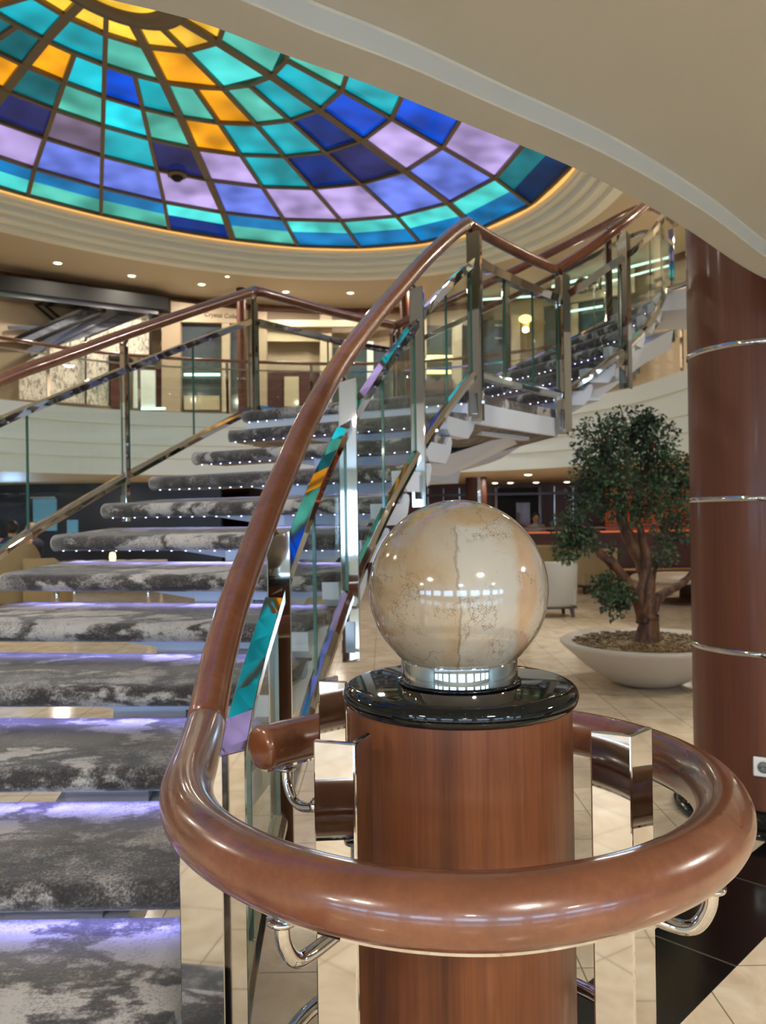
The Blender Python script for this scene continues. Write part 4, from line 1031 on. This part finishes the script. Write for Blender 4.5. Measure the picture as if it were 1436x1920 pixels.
q = at_h(1043, 1158, 0); tub_chair((q.x, q.y + .2, 0), .12, 'pale grey tub armchair with dark wooden legs seen from behind the marble sphere', M['chair_grey'], .68, .80)
q = at_y(1100, 1120, 15.2); tub_chair((q.x, 15.2, 0), .5, 'mustard tub armchair directly left of the tree stem in front of the bar', M['chair_tan'], 1.1, .82, group='mustard lounge chairs')
q = at_y(1020, 1120, 16.6); tub_chair((q.x, 16.6, 0), -.3, 'mustard tub armchair behind the pale grey armchair', M['chair_tan'], 1.0, .84, group='mustard lounge chairs')
q = at_h(1262, 1142, 0); lt = thing('low_round_table', 'low round lounge table half hidden behind the wood column', 'table', (q.x + .55, q.y + .9, 0))
MB().lathe([(0, .36), (.85, .36), (.88, .38), (.88, .42), (.85, .44), (0, .44)], lt.location, 48).build('table_top', M['tan2'], lt); MB().lathe([(0, 0), (.5, 0), (.5, .03), (.12, .06), (.12, .36)], lt.location, 32).build('pedestal', M['leg_wood'], lt)

# bar at the far right
bx0, bx1 = at_y(900, 990, 18).x, at_y(1420, 990, 18).x
bar = thing('bar_counter', 'long dark wood bar counter with lit orange edge behind the tree', 'bar', ((bx0 + bx1) / 2, 18, 0))
MB().box(((bx0 + bx1) / 2, 18.2, .58), (bx1 - bx0, .5, .96)).build('front', M['dark_wood'], bar)
MB().box(((bx0 + bx1) / 2, 18.1, 1.145), (bx1 - bx0, .7, .05)).build('counter_top', M['trim_wood'], bar, .01)
MB().box(((bx0 + bx1) / 2, 17.93, 1.05), (bx1 - bx0, .03, .03)).build('under_counter_light', mat('orange_edge_light', (.8, .4, .2), .4, emit=(.95, .50, .28), es=.35), bar)
MB().box(((bx0 + bx1) / 2, 17.98, .06), (bx1 - bx0, .1, .12)).build('kick_plate', M['black'], bar)
MB().tube([(bx0, 17.72, .22), (bx1, 17.72, .22)], .025, 10).build('foot_rail', M['gold'], bar)
bb = thing('back_bar', 'back bar shelving with warm lit bottles behind the counter', 'shelf', (at_y(1220, 960, 20).x, 20.2, 0))
x0, x1 = at_y(1140, 960, 20.2).x, at_y(1400, 960, 20.2).x
MB().box(((x0 + x1) / 2, 20.42, 1.25), (x1 - x0, .1, 1.7)).build('lit_back_panel', mat('amber_back_panel', (.6, .25, .1), .5, emit=(.85, .34, .10), es=.15), bb)
for z in (1.2, 1.55, 1.9): MB().box(((x0 + x1) / 2, 20.25, z), (x1 - x0, .3, .03)).build('shelf_board', M['trim_wood'], bb)
bottle = None
bm_ = {k: mat(k + '_bottle_glass', c, .08, coat=.5) for k, c in (('amber', (.6, .3, .1)), ('green', (.15, .35, .2)), ('clear', (.75, .75, .7)))}
i = 0
for zi, z in enumerate((1.215, 1.565)):
    for k in range(9):
        x = lerp(x0 + .15, x1 - .15, (k + .5) / 9); kk = ('amber', 'green', 'clear')[(k + zi) % 3]
        b = MB().lathe([(0, 0), (.04, 0), (.04, .17), (.014, .22), (.014, .29), (0, .29)], (0, 0, 0), 12).build('bottle', bm_[kk])
        b.location = (x, 20.2, z); tag(b, '%s bottle on the %s back bar shelf' % (kk, ('lower', 'upper')[zi]), 'bottle', '%s bottles on the %s shelf' % (kk, ('lower', 'upper')[zi]))
# wood panel wall features right: door opening, pillar
q = at_y(905, 1000, 19.2); dp = thing('dark_round_pillar', 'dark wood round pillar under the gallery right of the staircase', 'pillar', (at_y(892, 900, 17).x, 17, 0))
MB().lathe([(.22, 0), (.22, HL - .002)], dp.location, 32).build('shaft', M['dark_wood'], dp)
MB().box((dp.location.x + .04, 16.775, HL / 2), (.06, .02, HL)).build('chrome_strip', M['chrome'], dp)
x0, x1 = at_y(930, 960, 20.5).x, at_y(1012, 960, 20.5).x
al = thing('doorway_alcove', 'dark doorway alcove with warm light in the wood panelled wall above the sphere', 'doorway', ((x0 + x1) / 2, 20.5, 0))
MB().box(((x0 + x1) / 2, 20.565, 1.08), (x1 - x0, .05, 2.1)).build('opening', M['black'], al)
a_, b_ = at_y(950, 960, 20.5).x, at_y(962, 960, 20.5).x
MB().box((lerp(x0, x1, .62), 20.53, 1.0), (.35, .04, 1.5)).build('door_leaf', M['trim_wood'], al)
MB().box((x0, 20.52, 1.08), (.06, .1, 2.1)).box((x1, 20.52, 1.08), (.06, .1, 2.1)).build('jambs', M['trim_wood'], al)
wp = thing('wall_panelling', 'dark wood wall panels with thin metal joints under the gallery', 'panelling', (3.5, 20.55, 0))
for k in range(7):
    px = (790, 803, 832, 862, 935, 1040, 1075)[k]; x = at_y(px, 960, 20.55).x
    MB().box((x, 20.58, 1.1), (.02, .03, 2.1)).build('metal_joint', M['steel'], wp)
MB().box((4, 20.5, HL - .28), (16, .16, .06)).build('picture_rail', M['leg_wood'], wp)

# left lounge
sc_ = thing('lit_blue_screen', 'glowing pale blue panel on the dark wall beyond the stairs at left', 'screen', (at_y(82, 1000, 16.9).x, 16.9, .6))
a_, b_ = at_y(60, 935, 16.9), at_y(104, 995, 16.9)
MB().box(((a_.x + b_.x) / 2, 16.97, (a_.z + b_.z) / 2), (b_.x - a_.x, .06, a_.z - b_.z)).build('panel', M['screen'], sc_)
MB().box(((a_.x + b_.x) / 2, 16.90, a_.z + .02), (b_.x - a_.x + .04, .1, .03)).build('top_trim', M['steel'], sc_)
a_, b_ = at_y(124, 975, 16.9), at_y(144, 1002, 16.9)
s2 = thing('lit_blue_strip', 'narrow glowing blue panel right of the larger blue screen', 'screen', ((a_.x + b_.x) / 2, 16.9, b_.z))
MB().box(((a_.x + b_.x) / 2, 16.97, (a_.z + b_.z) / 2), (b_.x - a_.x, .06, a_.z - b_.z)).build('panel', M['screen'], s2)

def person(loc, rotz, seat, head_h, shirt, hair, label, hair_len=.0, lean=0.):
    # seated figure facing +y before rotation
    t = thing('person', label, 'person', loc); L0 = Vector(loc); Rm = Matrix.Rotation(rotz, 3, 'Z')
    sh = head_h - .30
    V = [(0, 0, seat + .06), (0, -.01 + lean * .3, seat + .25), (0, lean * .7, sh - .05), (0, lean, sh + .02), (0, lean + .02, sh + .10), (0, lean + .03, head_h - .12), (0, lean + .035, head_h - .04),
         (-.17, lean, sh), (-.21, lean + .06, sh - .26), (-.15, lean + .28, sh - .30), (-.12, lean + .36, sh - .29),
         (.17, lean, sh), (.21, lean + .06, sh - .26), (.15, lean + .28, sh - .30), (.12, lean + .36, sh - .29),
         (-.10, .05, seat + .05), (-.11, .42, seat + .06), (-.11, .44, .08), (-.11, .56, .04),
         (.10, .05, seat + .05), (.11, .42, seat + .06), (.11, .44, .08), (.11, .56, .04)]
    Rr = [.16, .145, .16, .09, .055, .085, .075, .075, .05, .038, .04, .075, .05, .038, .04, .10, .075, .05, .04, .10, .075, .05, .04]
    Ed = [(0, 1), (1, 2), (2, 3), (3, 4), (4, 5), (5, 6), (2, 7), (7, 8), (8, 9), (9, 10), (2, 11), (11, 12), (12, 13), (13, 14), (0, 15), (15, 16), (16, 17), (17, 18), (0, 19), (19, 20), (20, 21), (21, 22)]
    for sx, w in ((-1, 10), (1, 14)):       # fingers
        for f in range(4):
            b = Vector(V[w]); V.append(tuple(b + Vector((sx * -.02 + f * .014 - .02, .05, 0)))); V.append(tuple(b + Vector((sx * -.02 + f * .016 - .02, .085, -.02)))); Rr += [.009, .008]
            Ed += [(w, len(V) - 2), (len(V) - 2, len(V) - 1)]
        b = Vector(V[w]); V.append(tuple(b + Vector((-sx * .04, .03, .01)))); Rr.append(.01); Ed.append((w, len(V) - 1))
    me = bpy.data.meshes.new('body'); me.from_pydata([tuple(Rm @ Vector(v)) for v in V], Ed, []); me.materials.append(M['skin'])
    o = bpy.data.objects.new('body', me); C.objects.link(o); o.parent = t
    sk = o.modifiers.new('skin', 'SKIN'); lay = me.skin_vertices[0].data if me.skin_vertices else None
    if lay is None:
        me.attributes.new  # placeholder, layer is made by the modifier below
    bpy.context.view_layer.objects.active = o
    if not me.skin_vertices: 
        with bpy.context.temp_override(object=o, active_object=o): bpy.ops.mesh.customdata_skin_add()
    for i, rr in enumerate(Rr): me.skin_vertices[0].data[i].radius = (rr, rr)
    me.skin_vertices[0].data[0].use_root = True
    ss = o.modifiers.new('sub', 'SUBSURF'); ss.levels = 2; ss.render_levels = 2
    def fin(m, nm, mm):
        m.v = [Rm @ v + L0 for v in m.v]; return m.build(nm, mm, t)
    fin(MB().lathe([(.14, seat + .02), (.165, seat + .12), (.155, seat + .25), (.19, sh - .12), (.20, sh - .02), (.13, sh + .05), (.065, sh + .075)], (0, lean * .5, 0), 24), 'shirt', shirt)
    for sx in (-1, 1): fin(MB().tube([(sx * .15, lean, sh - .0), (sx * .215, lean + .06, sh - .26), (sx * .16, lean + .24, sh - .30)], .062, 12), 'sleeve', shirt)
    for sx in (-1, 1): fin(MB().tube([(sx * .09, .0, seat + .06), (sx * .11, .42, seat + .07), (sx * .11, .45, .1)], .088, 12), 'trouser_leg', M['shirt_dark'])
    hd = Vector((0, lean + .03, head_h - .09))
    fin(MB().ball(hd + Vector((0, .012, -.01)), .093, 20, 14, (.86, 1, 1.2)), 'head', M['skin'])
    fin(MB().ball(hd + Vector((0, .115, -.02)), .016, 10, 8, (1, 1, 1.4)), 'nose', M['skin'])
    fin(MB().ball(hd + Vector((0, -.018, .022)), .104, 20, 14, (.92, 1, 1.15)), 'hair', hair)
    if hair_len: fin(MB().ball(hd + Vector((0, -.045, -.06)), .10, 16, 10, (1.05, .75, hair_len)), 'long_hair', hair)
    for sx in (-1, 1): fin(MB().ball(hd + Vector((sx * .082, .0, -.01)), .02, 8, 6, (.5, 1, 1.5)), 'ear', M['skin'])
    return t
q = at_y(22, 960, 13.6)
person((q.x, 13.6, 0), .25, .52, 1.45, M['shirt_blue'], M['hair_dark'], 'person in a blue shirt seated with back turned at the left edge')
tub_chair((q.x + .25, 13.15, 0), .35, 'tan high-backed armchair behind the person in the blue shirt', M['chair_tan'], .72, 1.12, .46, 'mustard lounge chairs')
q = at_y(60, 960, 15.0)
person((q.x, 15.0, 0), PI * .55, .5, 1.40, M['shirt_dark'], M['hair_blond'], 'person with blond hair in dark clothes seated beside the blue screen', 1.5)
tub_chair((at_y(92, 960, 13.0).x, 12.9, 0), -.2, 'tan armchair in front of the person with blond hair', M['chair_tan'], .7, .9, .45, 'mustard lounge chairs')
q = at_y(1004, 960, 19.2)
person((q.x, 19.2, 0), PI, .72, 1.46, M['shirt_light'], M['hair_dark'], 'person with dark hair in a pale shirt behind the bar counter')
# buffet table
a_, b_ = at_y(112, 1045, 11.5).x, at_y(300, 1045, 11.5).x
tb = thing('buffet_table', 'long chrome legged table holding plates beyond the stair treads', 'table', ((a_ + b_) / 2, 11.5, 0))
MB().box(((a_ + b_) / 2, 11.5, .87), (b_ - a_, .8, .04)).build('table_top', M['tan2'], tb, .008)
for x in (a_ + .08, b_ - .08):
    for y in (11.18, 11.82): MB().tube([(x, y, 0), (x, y, .86)], .025, 10).build('leg', M['chrome'], tb)
for k in range(4):
    x = lerp(a_ + .25, b_ - .3, k / 3)
    pl = MB().lathe([(0, 0), (.05, 0), (.12, .018), (.122, .022), (.05, .008), (0, .008)], (0, 0, 0), 24).build('plate', M['plastic_white']); pl.location = (x, 11.45, .8905)
    tag(pl, 'white plate on the buffet table, %s from the left' % ('first', 'second', 'third', 'fourth')[k], 'plate', 'plates on the buffet table')
lb_ = at_y(211, 1040, 11.2); lamp = thing('table_lantern', 'small glowing amber lantern on the buffet table', 'lantern', (lb_.x, 11.2, .89))
MB().lathe([(0, 0), (.045, 0), (.045, .02), (0, .02)], lamp.location, 16).build('base', M['gold'], lamp); MB().lathe([(.035, .021), (.045, .08), (.035, .14), (0, .15)], lamp.location, 16).build('glass_shade', M['lit_case'], lamp)

#@@LIGHTS
# ================================================================== LAMPS
def downlight(px, py, h, r, words, group, parent_h=None):
    p = at_h(px, py, h); t = thing('recessed_downlight', words, 'ceiling light', p - Vector((0, 0, .012)), group)
    MB().lathe([(r * .78, -.004), (r, -.012), (r * 1.22, -.006), (r * 1.25, -.001), (r * .78, -.001)], p, 24).build('trim_ring', M['cream'], t)
    MB().lathe([(0, -.006), (r * .78, -.006), (r * .78, -.002), (0, -.002)], p, 20).build('lens', M['lamp'], t)
    return p
spots = []
ordn = 'first second third fourth fifth sixth seventh'.split()
for k, (px, py) in enumerate([(108, 493), (247, 517), (378, 533), (536, 547), (657, 549), (778, 541)]):
    spots.append(downlight(px, py, HC, .075, 'round downlight in the upper ceiling rim, %s from the left' % ordn[k], 'downlights around the dome'))
downlight(426, 518, HC, .045, 'smaller downlight above the Crystal Collect sign', 'small downlights')
for k, (px, py, w) in enumerate([(990, 889, 'over the tree'), (805, 915, 'left of the dark pillar, low'), (928, 912, 'right of the dark pillar, low'), (1005, 914, 'above the doorway alcove, low'), (1063, 905, 'beside the tree crown, low'), (957, 909, 'small, near the doorway alcove')]):
    p = at_h(px, py, HL)
    if p.y > 20.3: p = at_y(px, py, 20.0); 
    p = Vector((p.x, min(p.y, 20.2), HL)); t = thing('recessed_downlight', 'downlight under the gallery %s' % w, 'ceiling light', p - Vector((0, 0, .012)), 'downlights under the gallery')
    MB().lathe([(.085, -.004), (.10, -.014), (.12, -.006), (.12, -.001), (.085, -.001)], p, 20).build('trim_ring', M['cream'], t)
    MB().lathe([(0, -.03), (.06, -.02), (.085, -.006), (.085, -.002), (0, -.002)], p, 20).build('lens', M['lamp'], t)
def alight(name, loc, size, energy, col, rot=(0, 0, 0), sy=None, spread=None):
    l = bpy.data.lights.new(name, 'AREA'); l.energy = energy; l.color = col; l.size = size
    if sy: l.shape = 'RECTANGLE'; l.size_y = sy
    else: l.shape = 'DISK'
    if spread: l.spread = spread
    o = bpy.data.objects.new(name, l); C.objects.link(o); o.location = loc; o.rotation_euler = rot; return o
WARM = (1, .90, .76)
for i, p in enumerate(spots): alight('downlight_lamp', p - Vector((0, 0, .05)), .14, 18, WARM)
# unseen fill lights added under the near deck, above and behind the camera
for x, y in ((-2.2, -1.5), (1.2, -1.2), (3.6, 1.2), (-4.5, -2.5), (4, -3.5), (0, -4.5)):
    alight('near_deck_fill', (x, y, HS + .03), .35, 44, (1, .95, .87))
# added fill at atrium ceiling height outside the frame, no fixtures modelled
for x, y in ((5, 3), (5.5, 7), (4.5, 10.5), (-8.5, 4), (-9.3, 8), (-4, .5), (1.5, 0)):
    alight('atrium_fill', (x, y, HC - .02), .3, 92, WARM)
for x, y in ((-6, 15), (-1, 16.8), (2.5, 16.8), (5.5, 15), (7, 11), (-8, 12.5)):
    alight('gallery_soffit_lamp', (x, y, HL - .03), .25, 12, WARM)
for x, y in ((-7.2, 12.3), (-4.5, 14.4), (-1.5, 15.7), (1.2, 15.8), (3.6, 14), (4.9, 11.5), (4.8, 9)):
    alight('shop_lamp', (x, y, HC - .03), .25, 8, WARM)
for p, d, w in led_lights:
    rz = math.atan2(d.y, d.x)
    alight('nosing_strip_lamp', p, w, (.8 if p.z < EYE else .35) * w, (.36, .36, 1.0), (-.32, 0, rz), .007, 1.9)
alight('lounge_blue_lamp', (-7.5, 16.4, 1.6), .5, 14, (.35, .6, 1), (-1.2, 0, 0))
w = bpy.data.worlds.new('world'); bpy.context.scene.world = w; w.use_nodes = True
w.node_tree.nodes['Background'].inputs[0].default_value = (.9, .82, .72, 1); w.node_tree.nodes['Background'].inputs[1].default_value = .35
sc = bpy.context.scene
sc.view_settings.view_transform = 'Standard'; sc.view_settings.look = 'None'; sc.view_settings.exposure = 0.76; sc.view_settings.gamma = 1; sc.view_settings.use_curve_mapping = False
sc.cycles.max_bounces = 7; sc.cycles.glossy_bounces = 4; sc.cycles.diffuse_bounces = 3; sc.cycles.transparent_max_bounces = 18; sc.cycles.use_adaptive_sampling = True; sc.cycles.adaptive_threshold = .06; sc.cycles.sample_clamp_indirect = 6
sc.cycles.use_denoising = True; sc.cycles.caustics_reflective = False; sc.cycles.caustics_refractive = False
